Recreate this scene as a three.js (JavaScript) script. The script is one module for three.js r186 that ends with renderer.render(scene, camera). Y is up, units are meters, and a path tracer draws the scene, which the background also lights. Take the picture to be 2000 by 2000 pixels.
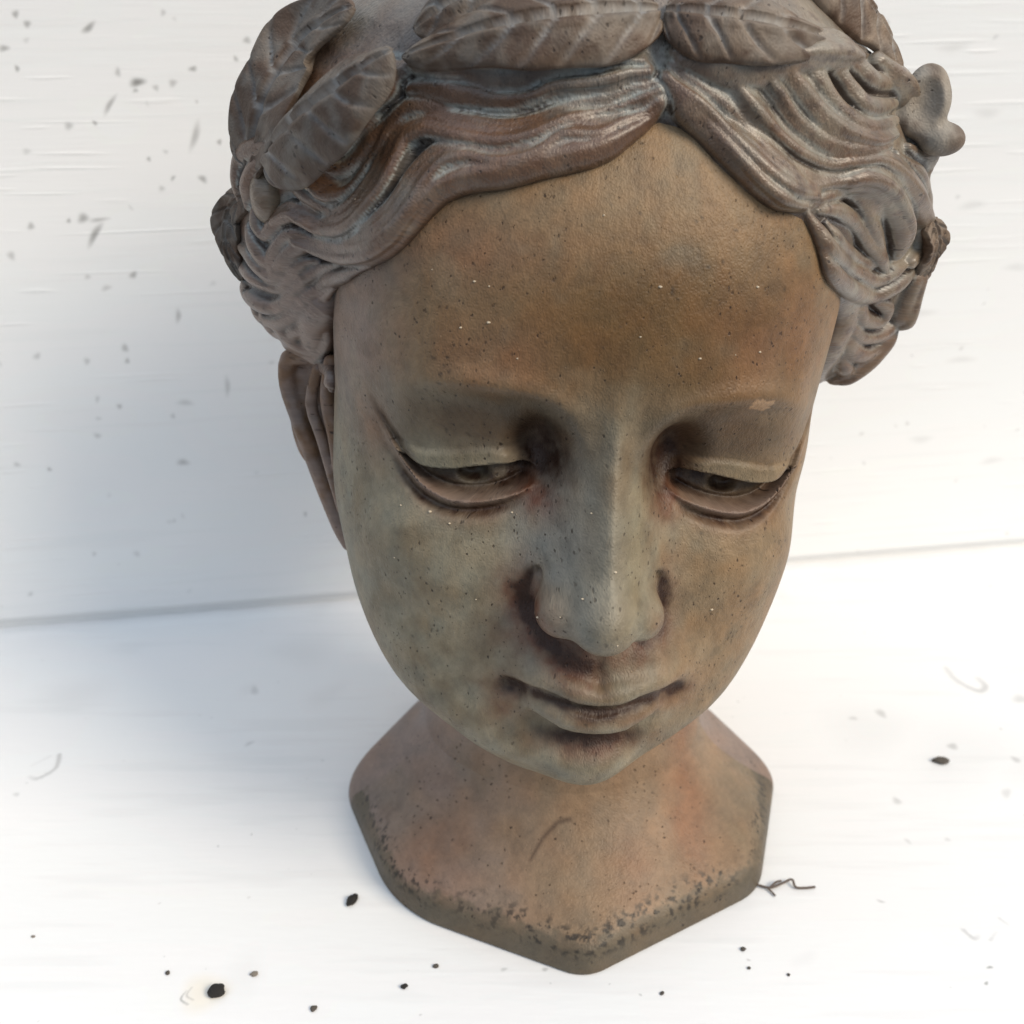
import * as THREE from 'three';
import { mergeGeometries } from 'three/addons/utils/BufferGeometryUtils.js';

// ---------- camera, sky, sun, exposure (metres; the bust is modelled in centimetres and scaled) ----------
const CM = 0.01, RAD = Math.PI / 180;
const scene = new THREE.Scene();
const camera = new THREE.PerspectiveCamera(50, 1, 0.01, 30);
camera.position.set(-1.08 * CM, 17.91 * CM, 18.0 * CM);
camera.rotation.set(-28 * RAD, 0, 0);
camera.focus = 0.182; camera.userData.fStop = 24;
scene.add(camera);

{ // bright overcast sky: a computed equirectangular map, paler towards the zenith, a little warmer on the sun's side
  const W = 256, H = 128, d = new Float32Array(W * H * 4);
  for (let j = 0; j < H; j++) for (let i = 0; i < W; i++) {
    const el = ((j + 0.5) / H - 0.5) * Math.PI, az = ((i + 0.5) / W - 0.5) * 2 * Math.PI;   // row 0 at v = 0 (below)
    const up = Math.max(0, Math.sin(el)), x = Math.cos(az) * Math.cos(el), o = (j * W + i) * 4;
    const warm = 0.5 + 0.5 * x, b = el < 0 ? 0.14 : 0.36 + 0.72 * Math.pow(up, 0.9), s = 0.78 + 0.3 * warm;
    d[o] = b * s * (0.79 + 0.06 * warm); d[o + 1] = b * s * (0.945 + 0.01 * warm); d[o + 2] = b * s * (1.17 - 0.1 * warm); d[o + 3] = 1;
  }
  const sky = new THREE.DataTexture(d, W, H, THREE.RGBAFormat, THREE.FloatType);
  sky.mapping = THREE.EquirectangularReflectionMapping; sky.magFilter = THREE.LinearFilter; sky.needsUpdate = true;
  scene.background = sky; scene.environment = sky;
}
const sun = new THREE.DirectionalLight(0xffefd8, 2.35);
sun.position.set(1.1, 1.05, 0.68); sun.target.position.set(0, 0.05, 0);
sun.castShadow = true; sun.shadow.radius = 50; sun.shadow.mapSize.set(2048, 2048);
Object.assign(sun.shadow.camera, { left: -0.4, right: 0.4, top: 0.4, bottom: -0.4, near: 0.1, far: 4 });
scene.add(sun, sun.target);

const renderer = new THREE.WebGLRenderer({ antialias: true });
renderer.toneMapping = THREE.LinearToneMapping;
renderer.toneMappingExposure = 1.23;
renderer.shadowMap.enabled = true;

// ---------- small helpers ----------
const clamp = (x, a, b) => (x < a ? a : x > b ? b : x), mix = (a, b, t) => a + (b - a) * t;
const sstep = (a, b, x) => { const t = clamp((x - a) / (b - a), 0, 1); return t * t * (3 - 2 * t); };
function rng(seed) { let s = seed >>> 0; return () => { s = (s + 0x6d2b79f5) | 0; let t = Math.imul(s ^ (s >>> 15), 1 | s); t = (t + Math.imul(t ^ (t >>> 7), 61 | t)) ^ t; return ((t ^ (t >>> 14)) >>> 0) / 4294967296; }; }
function hash3(i, j, k) { let h = Math.imul(i, 374761393) ^ Math.imul(j, 668265263) ^ Math.imul(k, 2147483647 - 58); h = Math.imul(h ^ (h >>> 13), 1274126177); return ((h ^ (h >>> 16)) >>> 0) / 4294967296; }
function noise(x, y, z) {   // value noise, 0..1
  const i = Math.floor(x), j = Math.floor(y), k = Math.floor(z); let u = x - i, v = y - j, w = z - k;
  u = u * u * (3 - 2 * u); v = v * v * (3 - 2 * v); w = w * w * (3 - 2 * w);
  const a = mix(mix(hash3(i, j, k), hash3(i + 1, j, k), u), mix(hash3(i, j + 1, k), hash3(i + 1, j + 1, k), u), v);
  const b = mix(mix(hash3(i, j, k + 1), hash3(i + 1, j, k + 1), u), mix(hash3(i, j + 1, k + 1), hash3(i + 1, j + 1, k + 1), u), v);
  return mix(a, b, w);
}
const fbm = (x, y, z, n = 4) => { let s = 0, a = 0.5, t = 0; for (let i = 0; i < n; i++) { s += a * noise(x, y, z); t += a; a *= 0.5; x *= 2.03; y *= 2.03; z *= 2.03; } return s / t; };
function tnoise(u, v, p, s) {   // noise that tiles: p cells across the tile
  const x = u * p, y = v * p, i = Math.floor(x), j = Math.floor(y); let a = x - i, b = y - j; a = a * a * (3 - 2 * a); b = b * b * (3 - 2 * b);
  const m = (q) => ((q % p) + p) % p;
  return mix(mix(hash3(m(i), m(j), s), hash3(m(i + 1), m(j), s), a), mix(hash3(m(i), m(j + 1), s), hash3(m(i + 1), m(j + 1), s), a), b);
}
function table(pts, lo, hi, blur = 0, step = 0.05) {   // monotone cubic through [x, y] pairs, tabulated
  const n = pts.length, X = pts.map((p) => p[0]), Y = pts.map((p) => p[1]), s = [], m = [];
  for (let i = 0; i < n - 1; i++) s.push((Y[i + 1] - Y[i]) / (X[i + 1] - X[i]));
  for (let i = 0; i < n; i++) m.push(i === 0 ? s[0] : i === n - 1 ? s[n - 2] : s[i - 1] * s[i] <= 0 ? 0 : 2 * s[i - 1] * s[i] / (s[i - 1] + s[i]));
  const N = Math.round((hi - lo) / step), T = new Float64Array(N + 2);
  for (let q = 0; q <= N + 1; q++) {
    const x = clamp(lo + q * step, X[0], X[n - 1]); let i = 0; while (i < n - 2 && x > X[i + 1]) i++;
    const h = X[i + 1] - X[i], t = (x - X[i]) / h, t2 = t * t, t3 = t2 * t;
    T[q] = (2 * t3 - 3 * t2 + 1) * Y[i] + (t3 - 2 * t2 + t) * h * m[i] + (-2 * t3 + 3 * t2) * Y[i + 1] + (t3 - t2) * h * m[i + 1];
  }
  for (let pass = 0; pass < 2 && blur; pass++) {
    const S = T.slice();
    for (let q = 0; q <= N + 1; q++) { const r = Math.min(Math.round(blur / step * clamp((lo + q * step + 6.3) / 2, 0, 1)), q, N + 1 - q); let a = 0; for (let e = -r; e <= r; e++) a += S[q + e]; T[q] = a / (2 * r + 1); }
  }
  return (x) => { const q = clamp((x - lo) / step, 0, N), i = q | 0; return T[i] + (T[i + 1] - T[i]) * (q - i); };
}
const DETAIL = 0.042;   // centimetres to a cell of the carved surfaces
// ---------- the bust: signed distances in centimetres ----------
// Head frame: x to the viewer's right, y up, z out of the face, origin near the tip of the nose at eye level.
const headQ = new THREE.Matrix4().makeRotationX(-28 * RAD)
  .multiply(new THREE.Matrix4().makeRotationZ(-4.7 * RAD)).multiply(new THREE.Matrix4().makeRotationX(22 * RAD)).multiply(new THREE.Matrix4().makeRotationY(5.3 * RAD));
const HP = [0.57, 11.25, 3.99], HE = headQ.elements;
const toHead = (x, y, z) => { x -= HP[0]; y -= HP[1]; z -= HP[2]; return [HE[0] * x + HE[1] * y + HE[2] * z, HE[4] * x + HE[5] * y + HE[6] * z, HE[8] * x + HE[9] * y + HE[10] * z]; };
const toWorld = (x, y, z) => [HE[0] * x + HE[4] * y + HE[8] * z + HP[0], HE[1] * x + HE[5] * y + HE[9] * z + HP[1], HE[2] * x + HE[6] * y + HE[10] * z + HP[2]];

const smin = (a, b, k) => { const h = Math.max(k - Math.abs(a - b), 0) / k; return Math.min(a, b) - h * h * k * 0.25; };
const smax = (a, b, k) => { const h = Math.max(k - Math.abs(a - b), 0) / k; return Math.max(a, b) + h * h * k * 0.25; };
function cap(x, y, z, a, b, ra, rb) {   // tapered capsule
  const bx = b[0] - a[0], by = b[1] - a[1], bz = b[2] - a[2], px = x - a[0], py = y - a[1], pz = z - a[2];
  const t = clamp((px * bx + py * by + pz * bz) / (bx * bx + by * by + bz * bz), 0, 1);
  const dx = px - bx * t, dy = py - by * t, dz = pz - bz * t;
  return Math.sqrt(dx * dx + dy * dy + dz * dz) - (ra + (rb - ra) * t);
}
function ell(x, y, z, c, r) {
  const px = (x - c[0]) / r[0], py = (y - c[1]) / r[1], pz = (z - c[2]) / r[2];
  const k0 = Math.sqrt(px * px + py * py + pz * pz), qx = px / r[0], qy = py / r[1], qz = pz / r[2], k1 = Math.sqrt(qx * qx + qy * qy + qz * qz);
  return k1 < 1e-6 ? -Math.min(r[0], r[1], r[2]) : k0 * (k0 - 1) / k1;
}
function chain(x, y, z, pts, rs) {   // polyline of capsules, hard union
  let d = 1e9;
  for (let i = 0; i < pts.length - 1; i++) { const e = cap(x, y, z, pts[i], pts[i + 1], rs[i] ?? rs, rs[i + 1] ?? rs); if (e < d) d = e; }
  return d;
}
function curve(pts, n) {   // smooth polyline through the points; a fourth value is carried along
  const v = pts.map((p) => new THREE.Vector4(p[0], p[1], p[2], p[3] ?? 0)), out = [];
  for (let i = 0; i < v.length - 1; i++) for (let s = 0; s < n; s++) {
    const a = v[Math.max(0, i - 1)], b = v[i], c = v[i + 1], d = v[Math.min(v.length - 1, i + 2)], t = s / n;
    const f = (k) => 0.5 * (2 * b[k] + (c[k] - a[k]) * t + (2 * a[k] - 5 * b[k] + 4 * c[k] - d[k]) * t * t + (3 * b[k] - a[k] - 3 * c[k] + d[k]) * t * t * t);
    out.push([f('x'), f('y'), f('z'), f('w')]);
  }
  const e = v[v.length - 1]; out.push([e.x, e.y, e.z, e.w]); return out;
}
function stack(W, ZF, ZB, ZC, n) {   // a stack of horizontal super-elliptic sections
  return (x, y, z) => {
    const w = W(y), zc = ZC(y), D = z > zc ? ZF(y) - zc : zc - ZB(y), dx = Math.abs(x) / w, dz = Math.abs(z - zc) / D;
    const k = Math.pow(Math.pow(dx, n) + Math.pow(dz, n), 1 / n);
    if (k < 1e-4) return -Math.min(w, D);
    const gx = Math.pow(dx / k, n - 1) / w, gz = Math.pow(dz / k, n - 1) / D;
    return (k - 1) / Math.sqrt(gx * gx + gz * gz);
  };
}
const faceStack = stack(
  table([[-6.9, 0.1], [-6.76, 0.8], [-6.45, 1.4], [-6.0, 2.15], [-5.4, 3.07], [-4.8, 3.54], [-4, 3.93], [-3, 4.19], [-2, 4.33], [-1, 4.33], [0, 4.34], [1, 4.4], [2.5, 4.4], [4, 4.1], [5.5, 3.4], [6.8, 2]], -7, 7, 0.4),
  table([[-6.85, -2.5], [-6.7, -2.05], [-6.45, -1.7], [-6.0, -1.42], [-5.4, -1.5], [-4.6, -1.62], [-3.6, -1.75], [-2.6, -1.95], [-1.5, -2.1], [-0.5, -1.85], [0.2, -1.55], [1, -1.38], [2, -1.4], [3, -1.62], [4, -2.05], [5, -2.75], [6.8, -4.6]], -7, 7, 0.4),
  table([[-6.85, -2.7], [-6.4, -3.6], [-5.8, -4.8], [-5, -6], [-4, -7], [-2, -8.6], [1, -9.6], [4, -9], [6.8, -6.4]], -7, 7),
  table([[-6.85, -2.6], [-6.3, -2.9], [-5.5, -3.4], [-4.5, -4], [-3, -4.6], [-1, -5], [6.8, -5.4]], -7, 7), 2.25);

// carved lines of the face, as (x, y) on the side with x > 0; the face is mirrored
const flat = (pts, n = 4) => curve(pts.map((p) => [p[0], p[1], 0, p[2] ?? 1]), n);
const RIM = flat([[1.08, -1.0, 0.3], [1.4, -0.88], [1.72, -0.88], [2.05, -0.95], [2.5, -1.05], [2.95, -1.07], [3.3, -0.95, 0.5], [3.5, -0.8, 0]]);
const LOWER = flat([[1.1, -1.2, 0.3], [1.45, -1.36, 0.8], [1.95, -1.5], [2.45, -1.54], [2.9, -1.39], [3.22, -1.1, 0.8], [3.48, -0.78, 0.4], [3.65, -0.5, 0]]);
const UNDER = flat([[1.25, -1.43, 0.2], [1.6, -1.6, 0.8], [1.95, -1.7], [2.4, -1.75], [2.85, -1.64], [3.15, -1.41, 0.8], [3.42, -1.02, 0.35], [3.65, -0.6, 0.1], [3.85, -0.2, 0]]);
const FOLD = flat([[2.95, -1.2, 0.3], [3.2, -0.95], [3.5, -0.55], [3.8, -0.1, 0.3]]);
const topY = table([[1.1, -0.85], [1.4, -0.72], [1.9, -0.68], [2.4, -0.76], [2.9, -0.84], [3.3, -0.82], [3.6, -0.8]], 1, 3.8), rimY = table(RIM.map((p) => [p[0], p[1]]), 1, 3.8), lowY = table(LOWER.map((p) => [p[0], p[1]]), 1, 3.8);
function near2(x, y, pts) {   // distance to a flat polyline, and the weight there
  let d = 1e9, w = 0;
  for (let i = 0; i < pts.length - 1; i++) {
    const a = pts[i], b = pts[i + 1], bx = b[0] - a[0], by = b[1] - a[1], t = clamp(((x - a[0]) * bx + (y - a[1]) * by) / (bx * bx + by * by), 0, 1), q = (x - a[0] - bx * t) ** 2 + (y - a[1] - by * t) ** 2;
    if (q < d) { d = q; w = a[3] + (b[3] - a[3]) * t; }
  }
  return [Math.sqrt(d), w];
}
const bell = (d, w) => Math.exp(-(d / w) * (d / w));
const line = (x, y, pts, w) => { const q = near2(x, y, pts); return q[1] * bell(q[0], w); };
const BROW = flat([[0.5, -0.25, 0.5], [0.72, 0.15], [1.15, 0.45], [1.9, 0.58], [2.7, 0.5], [3.3, 0.22, 0.6], [3.7, -0.1, 0]]);
const LIDC = [2.25, -0.95, -3.92];
const ALAR = curve([[0.9, -2.5, -1.75], [1.06, -2.62, -1.62], [1.2, -2.94, -1.58], [1.12, -3.34, -1.5], [0.85, -3.62, -1.35]], 3);
const LIPU = curve([[0, -4.47, -1.02], [0.3, -4.43, -1.04], [0.65, -4.36, -1.14], [1.05, -4.32, -1.36], [1.4, -4.36, -1.68]], 3);
const GAP = curve([[0, -4.74, -0.95], [0.35, -4.68, -0.97], [0.7, -4.6, -1.08], [1.1, -4.56, -1.27], [1.5, -4.6, -1.55]], 3);
const LIPL = curve([[0, -4.98, -1.17], [0.45, -4.95, -1.23], [0.9, -4.85, -1.42], [1.35, -4.72, -1.8]], 3);
const CHINGROOVE = curve([[0, -5.5, -1.1], [0.5, -5.44, -1.2], [0.95, -5.26, -1.42]], 3);

function head(X, Y, Z) {
  let d = faceStack(X + 0.13 + 0.07 * sstep(2, 0.5, Y) * sstep(-3.5, -2, Y), Y, Z);
  if (d > 2.7 || d < -1.6) return Y < -6.9 ? Math.hypot(Math.max(d, 0), Y + 6.9) : d;
  const lower = sstep(-3.2, -4.2, Y), x = Math.abs(X - 0.05 - 0.13 * lower), y = Y, z = Z;
  // brow, sockets
  d = smin(d, ell(x, y, z, [1.6, 0.55, -2.7], [1.35, 0.55, 0.8]), 0.6);
  d = smax(d, -ell(x, y, z, [1.6, -0.34, -1.13], [1.22, 0.82, 0.86]), 0.25);
  d = smax(d, -ell(x, y, z, [2.6, -0.5, -1.5], [0.9, 0.72, 0.75]), 0.6);
  d = smin(d, ell(x, y, z, [2.1, -0.12, -3.1], [1.15, 0.8, 0.9]), 0.45);
  // cheekbones and the mass round the mouth
  d = smin(d, ell(x, y, z, [2.1, -2.5, -3.2], [1.3, 1.1, 1.05]), 0.9);
  d = smin(d, ell(x, y, z, [0, -4.3, -2.15], [1.5, 1.05, 1.0]), 0.8);
  d = smin(d, ell(x, y, z, [0, -6.05, -2.12], [0.85, 0.68, 0.95]), 0.4);
  // nose
  if (y < 1.4 && y > -4.3 && x < 2.6) {
    const ridge = 0.81 * Math.sqrt(x * x + 0.018) + 0.58 * (z + 1.52 - (0.4 - y) * 0.425) - 0.06;   // two planes meeting along a straight bridge
    d = smin(d, smax(smax(ridge, y - 1.0, 0.6), -2.85 - y, 0.4), 0.4);
    d = smin(d, ell(x, y, z, [0, -2.86, -0.7], [0.56, 0.56, 0.64]), 0.3);
    d = smin(d, ell(x, y, z, [0.63, -2.96, -1.15], [0.42, 0.4, 0.58]), 0.24);
    d = smax(d, -chain(x, y, z, ALAR, [0.03, 0.07, 0.11, 0.14, 0.16, 0.17, 0.17, 0.16, 0.16, 0.15, 0.14, 0.12, 0.1]), 0.14);
    d = smax(d, -cap(x, y, z, [0.3, -3.48, -0.62], [0.62, -3.5, -1.2], 0.17, 0.2), 0.12);
  }
  // eyes: the lids over the ball, then the opening, rims and folds carved into them
  const ex = x - LIDC[0], ey = y - LIDC[1], ez = z - LIDC[2], er = Math.sqrt(ex * ex + ey * ey + ez * ez);
  if (er < 3 && z > -4.6) {
    d = smin(d, er - 1.5, 0.4);
    d = smax(d, -ell(x, y, z, [1.12, -0.64, -1.98], [0.42, 0.6, 0.62]), 0.4);
    if (y < 0.4 && y > -2.4 && d < 0.8) {
      const ry = rimY(x), ly = lowY(x), band = sstep(1.05, 1.35, x) * sstep(3.75, 3.3, x);
      d += 0.23 * band * sstep(ry + 0.02, ry - 0.035, y) * sstep(ly + 0.0, ly + 0.07, y);
      d -= 0.06 * band * sstep(ry - 0.03, ry + 0.01, y) * sstep(topY(x) + 0.1, topY(x) - 0.04, y);
      d -= 0.07 * line(x, y, LOWER, 0.06); d += 0.06 * band * bell(y - ly - 0.12, 0.05);
      d += 0.12 * line(x, y, UNDER, 0.085);
      d += 0.07 * line(x, y, FOLD, 0.07);
      const px = (x - 2.1) / 0.24, py = (y + 1.16) / 0.15, p2 = px * px + py * py;   // the bored pupil, with the light left standing at its top
      d += 0.2 * Math.exp(-p2 * p2) * (1 - 0.9 * bell(Math.hypot(x - 2.16, y + 1.06), 0.08));
    }
  }
  if (y < 1.4 && y > -1 && z > -4.2 && d < 0.8) d -= 0.075 * line(x, y, BROW, 0.2);
  // mouth
  if (y < -3.4 && y > -6.4 && x < 2.6) {
    d = smax(d, -chain(x, y, z, CHINGROOVE, [0.24, 0.24, 0.24, 0.23, 0.2, 0.16, 0.12]), 0.35);
    d = smin(d, chain(x, y, z, LIPL, [0.26, 0.265, 0.265, 0.255, 0.22, 0.2, 0.18, 0.15, 0.12, 0.08]), 0.12);
    d = smin(d, chain(x, y, z, LIPU, [0.13, 0.135, 0.15, 0.16, 0.155, 0.14, 0.11, 0.1, 0.09, 0.08, 0.07, 0.05, 0.03]), 0.3);
    d += 0.05 * bell(x, 0.13) * sstep(-3.45, -3.8, y) * sstep(-4.5, -4.2, y);   // philtrum
    d = smax(d, -chain(x, y, z, GAP, [0.1, 0.1, 0.1, 0.1, 0.1, 0.1, 0.1, 0.1, 0.1, 0.09, 0.08, 0.07, 0.05]), 0.05);
    d = smax(d, -ell(x, y, z, [1.45, -4.68, -1.5], [0.22, 0.13, 0.2]), 0.3);
  }
  return Y < -6.9 ? Math.hypot(Math.max(d, 0), Y + 6.9) : d;
}
// the cut shoulders: a seven-sided plan that narrows to the neck
const PLAN = [[0.33, 3.4], [4.0, 1.28], [5.08, -2.2], [3.2, -5.8], [-2.9, -5.8], [-5.0, -1.95], [-3.4, 1.75]];
const EDGES = PLAN.map((a, i) => { const b = PLAN[(i + 1) % PLAN.length], l = Math.hypot(b[0] - a[0], b[1] - a[1]), n = [-(b[1] - a[1]) / l, (b[0] - a[0]) / l]; return [n[0], n[1], n[0] * a[0] + n[1] * a[1]]; });
const PSIGN = EDGES[0][2] - EDGES[0][1] * -1.7 > 0 ? 1 : -1;
function planD(x, z, k) {   // corners rounded by k
  let d = -1e9;
  for (const e of EDGES) d = smax(d, PSIGN * (e[0] * x + e[1] * z - e[2]), k);
  return d;
}
const NECKR = table([[0, 3.25], [3.5, 3.15], [5, 3.05], [9, 2.8]], 0, 9);
function pedestal(x, y, z) {
  const rim = mix(0.22, 0.66, sstep(-2.6, 1.4, z)), u = y - rim, t = clamp(((u + Math.sqrt(u * u + 0.02)) / 2) / 3.75, 0, 1), s = 1 - Math.pow(1 - t, 1.95);
  const p = planD(x, z, 0.35 + 0.4 * sstep(0.5, -3.5, x) + 4 * Math.min(1, t * 2)) + 0.75 * Math.min(1, t * 2) - 0.15;
  const c = Math.hypot(x, z + 2.0) - NECKR(Math.max(y, 0));
  let d = mix(p, c, s) * (1 - 0.4 * sstep(0, 0.1, t));
  d = smax(d, -y + 0.01, 0.05);
  return smax(d, y - 9, 0.1);
}
function body(x, y, z) {
  const h = toHead(x, y, z), a = head(h[0], h[1], h[2]);
  if (y > 9.5) return a;
  return smin(a, pedestal(x, y, z), 0.7);
}
// the mass of hair under the carved strands
const hairStack = stack(
  table([[-0.9, 3.4], [-0.3, 4.7], [0.5, 5.62], [1.2, 6.0], [2, 6.12], [3, 6.05], [4, 5.75], [5, 5.1], [6, 4.25], [7, 2.8], [7.6, 1.2]], -1, 8),
  table([[-0.9, -5], [0, -4.5], [1, -4.05], [2, -3.45], [3, -2.9], [4, -2.45], [4.7, -2.3], [5.5, -2.35], [6.3, -2.85], [7, -3.7], [7.6, -5]], -1, 8),
  table([[-0.9, -7], [0.5, -9.6], [2, -10.4], [4, -10.2], [6, -8.8], [7.6, -6]], -1, 8),
  table([[-0.9, -5.8], [7.6, -5.8]], -1, 8), 2.1);
function hairCap(x, y, z) {
  const d = hairStack(x + 0.22, y, z);
  return y > 7.6 ? Math.hypot(Math.max(d, 0), y - 7.6) : y < -0.9 ? Math.hypot(Math.max(d, 0), y + 0.9) : d;
}
const base0 = (x, y, z) => Math.min(head(x, y, z), hairCap(x, y, z));
const HC = [0, 1, -5.2];   // directions for hair and leaves are given as azimuth and elevation from here, in degrees
function onHead(az, el, lift = 0) {   // the point of the bare head and hair mass in that direction
  const c = Math.cos(el * RAD), dx = Math.sin(az * RAD) * c, dy = Math.sin(el * RAD), dz = Math.cos(az * RAD) * c;
  let r = 11;
  for (let i = 0; i < 60; i++) { const d = base0(HC[0] + dx * r, HC[1] + dy * r, HC[2] + dz * r); r -= d * 0.7; if (Math.abs(d) < 0.004) break; }
  r += lift; return [HC[0] + dx * r, HC[1] + dy * r, HC[2] + dz * r];
}
// surface nets over a sparse grid; returns positions (cm), normals and triangles
function nets(f, lo, hi, h, lip = 2) {
  const B = 8, n = [0, 1, 2].map((k) => Math.ceil((hi[k] - lo[k]) / h / B) * B + 1), nx = n[0], ny = n[1], nz = n[2];
  const F = new Float32Array(nx * ny * nz), near = [], R = B * h * 0.5 * Math.sqrt(3) * lip + h;
  for (let k = 0; k < nz - 1; k += B) for (let j = 0; j < ny - 1; j += B) for (let i = 0; i < nx - 1; i += B) {
    const d = f(lo[0] + (i + B / 2) * h, lo[1] + (j + B / 2) * h, lo[2] + (k + B / 2) * h);
    if (Math.abs(d) < R) near.push([i, j, k]);
    for (let c = 0; c <= B; c++) for (let b = 0; b <= B; b++) { const o = ((k + c) * ny + j + b) * nx + i; for (let a = 0; a <= B; a++) if (F[o + a] === 0) F[o + a] = d; }
  }
  const done = new Uint8Array(nx * ny * nz);
  for (const [i, j, k] of near) for (let c = 0; c <= B; c++) for (let b = 0; b <= B; b++) { const o = ((k + c) * ny + j + b) * nx + i; for (let a = 0; a <= B; a++) if (!done[o + a]) { done[o + a] = 1; F[o + a] = f(lo[0] + (i + a) * h, lo[1] + (j + b) * h, lo[2] + (k + c) * h); } }
  const id = new Int32Array(nx * ny * nz), P = [], tri = [], sx = 1, sy = nx, sz = nx * ny, C = [0, sx, sy, sx + sy, sz, sz + sx, sz + sy, sz + sx + sy];
  for (const [i0, j0, k0] of near) for (let k = k0; k < k0 + B; k++) for (let j = j0; j < j0 + B; j++) for (let i = i0; i < i0 + B; i++) {
    const o = (k * ny + j) * nx + i; let m = 0;
    for (let c = 0; c < 8; c++) if (F[o + C[c]] < 0) m |= 1 << c;
    if (m === 0 || m === 255) continue;
    let px = 0, py = 0, pz = 0, q = 0;
    for (let c = 0; c < 8; c++) for (let e = 1; e < 8; e <<= 1) {
      if (c & e) continue; const c2 = c | e, a = F[o + C[c]], b = F[o + C[c2]]; if (a < 0 === b < 0) continue;
      const t = a / (a - b); px += (c & 1) + (e === 1 ? t : 0); py += ((c >> 1) & 1) + (e === 2 ? t : 0); pz += ((c >> 2) & 1) + (e === 4 ? t : 0); q++;
    }
    P.push(lo[0] + (i + px / q) * h, lo[1] + (j + py / q) * h, lo[2] + (k + pz / q) * h); id[o] = P.length / 3;
  }
  const quad = (a, b, c, d, flip) => { a--; b--; c--; d--; if (a < 0 || b < 0 || c < 0 || d < 0) return; if (flip) tri.push(a, c, b, b, c, d); else tri.push(a, b, c, b, d, c); };
  for (const [i0, j0, k0] of near) for (let k = k0; k < k0 + B; k++) for (let j = j0; j < j0 + B; j++) for (let i = i0; i < i0 + B; i++) {
    const o = (k * ny + j) * nx + i, s = F[o] < 0;
    if (j > 0 && k > 0 && s !== F[o + sx] < 0) quad(id[o - sy - sz], id[o - sz], id[o - sy], id[o], !s);
    if (i > 0 && k > 0 && s !== F[o + sy] < 0) quad(id[o - sx - sz], id[o - sz], id[o - sx], id[o], s);
    if (i > 0 && j > 0 && s !== F[o + sz] < 0) quad(id[o - sx - sy], id[o - sy], id[o - sx], id[o], !s);
  }
  const N = new Float32Array(P.length), e = h * 0.5;
  for (let v = 0; v < P.length; v += 3) {
    for (let it = 0; it < 2; it++) {
      const x = P[v], y = P[v + 1], z = P[v + 2], gx = f(x + e, y, z) - f(x - e, y, z), gy = f(x, y + e, z) - f(x, y - e, z), gz = f(x, y, z + e) - f(x, y, z - e), g2 = gx * gx + gy * gy + gz * gz || 1e-9, g = Math.sqrt(g2);
      N[v] = gx / g; N[v + 1] = gy / g; N[v + 2] = gz / g;
      if (it === 0) { const s = clamp(f(x, y, z) * 2 * e / g, -h * 0.6, h * 0.6) ; P[v] -= N[v] * s; P[v + 1] -= N[v + 1] * s; P[v + 2] -= N[v + 2] * s; }
    }
  }
  return { P: new Float32Array(P), N, tri: new Uint32Array(tri) };
}
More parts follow.
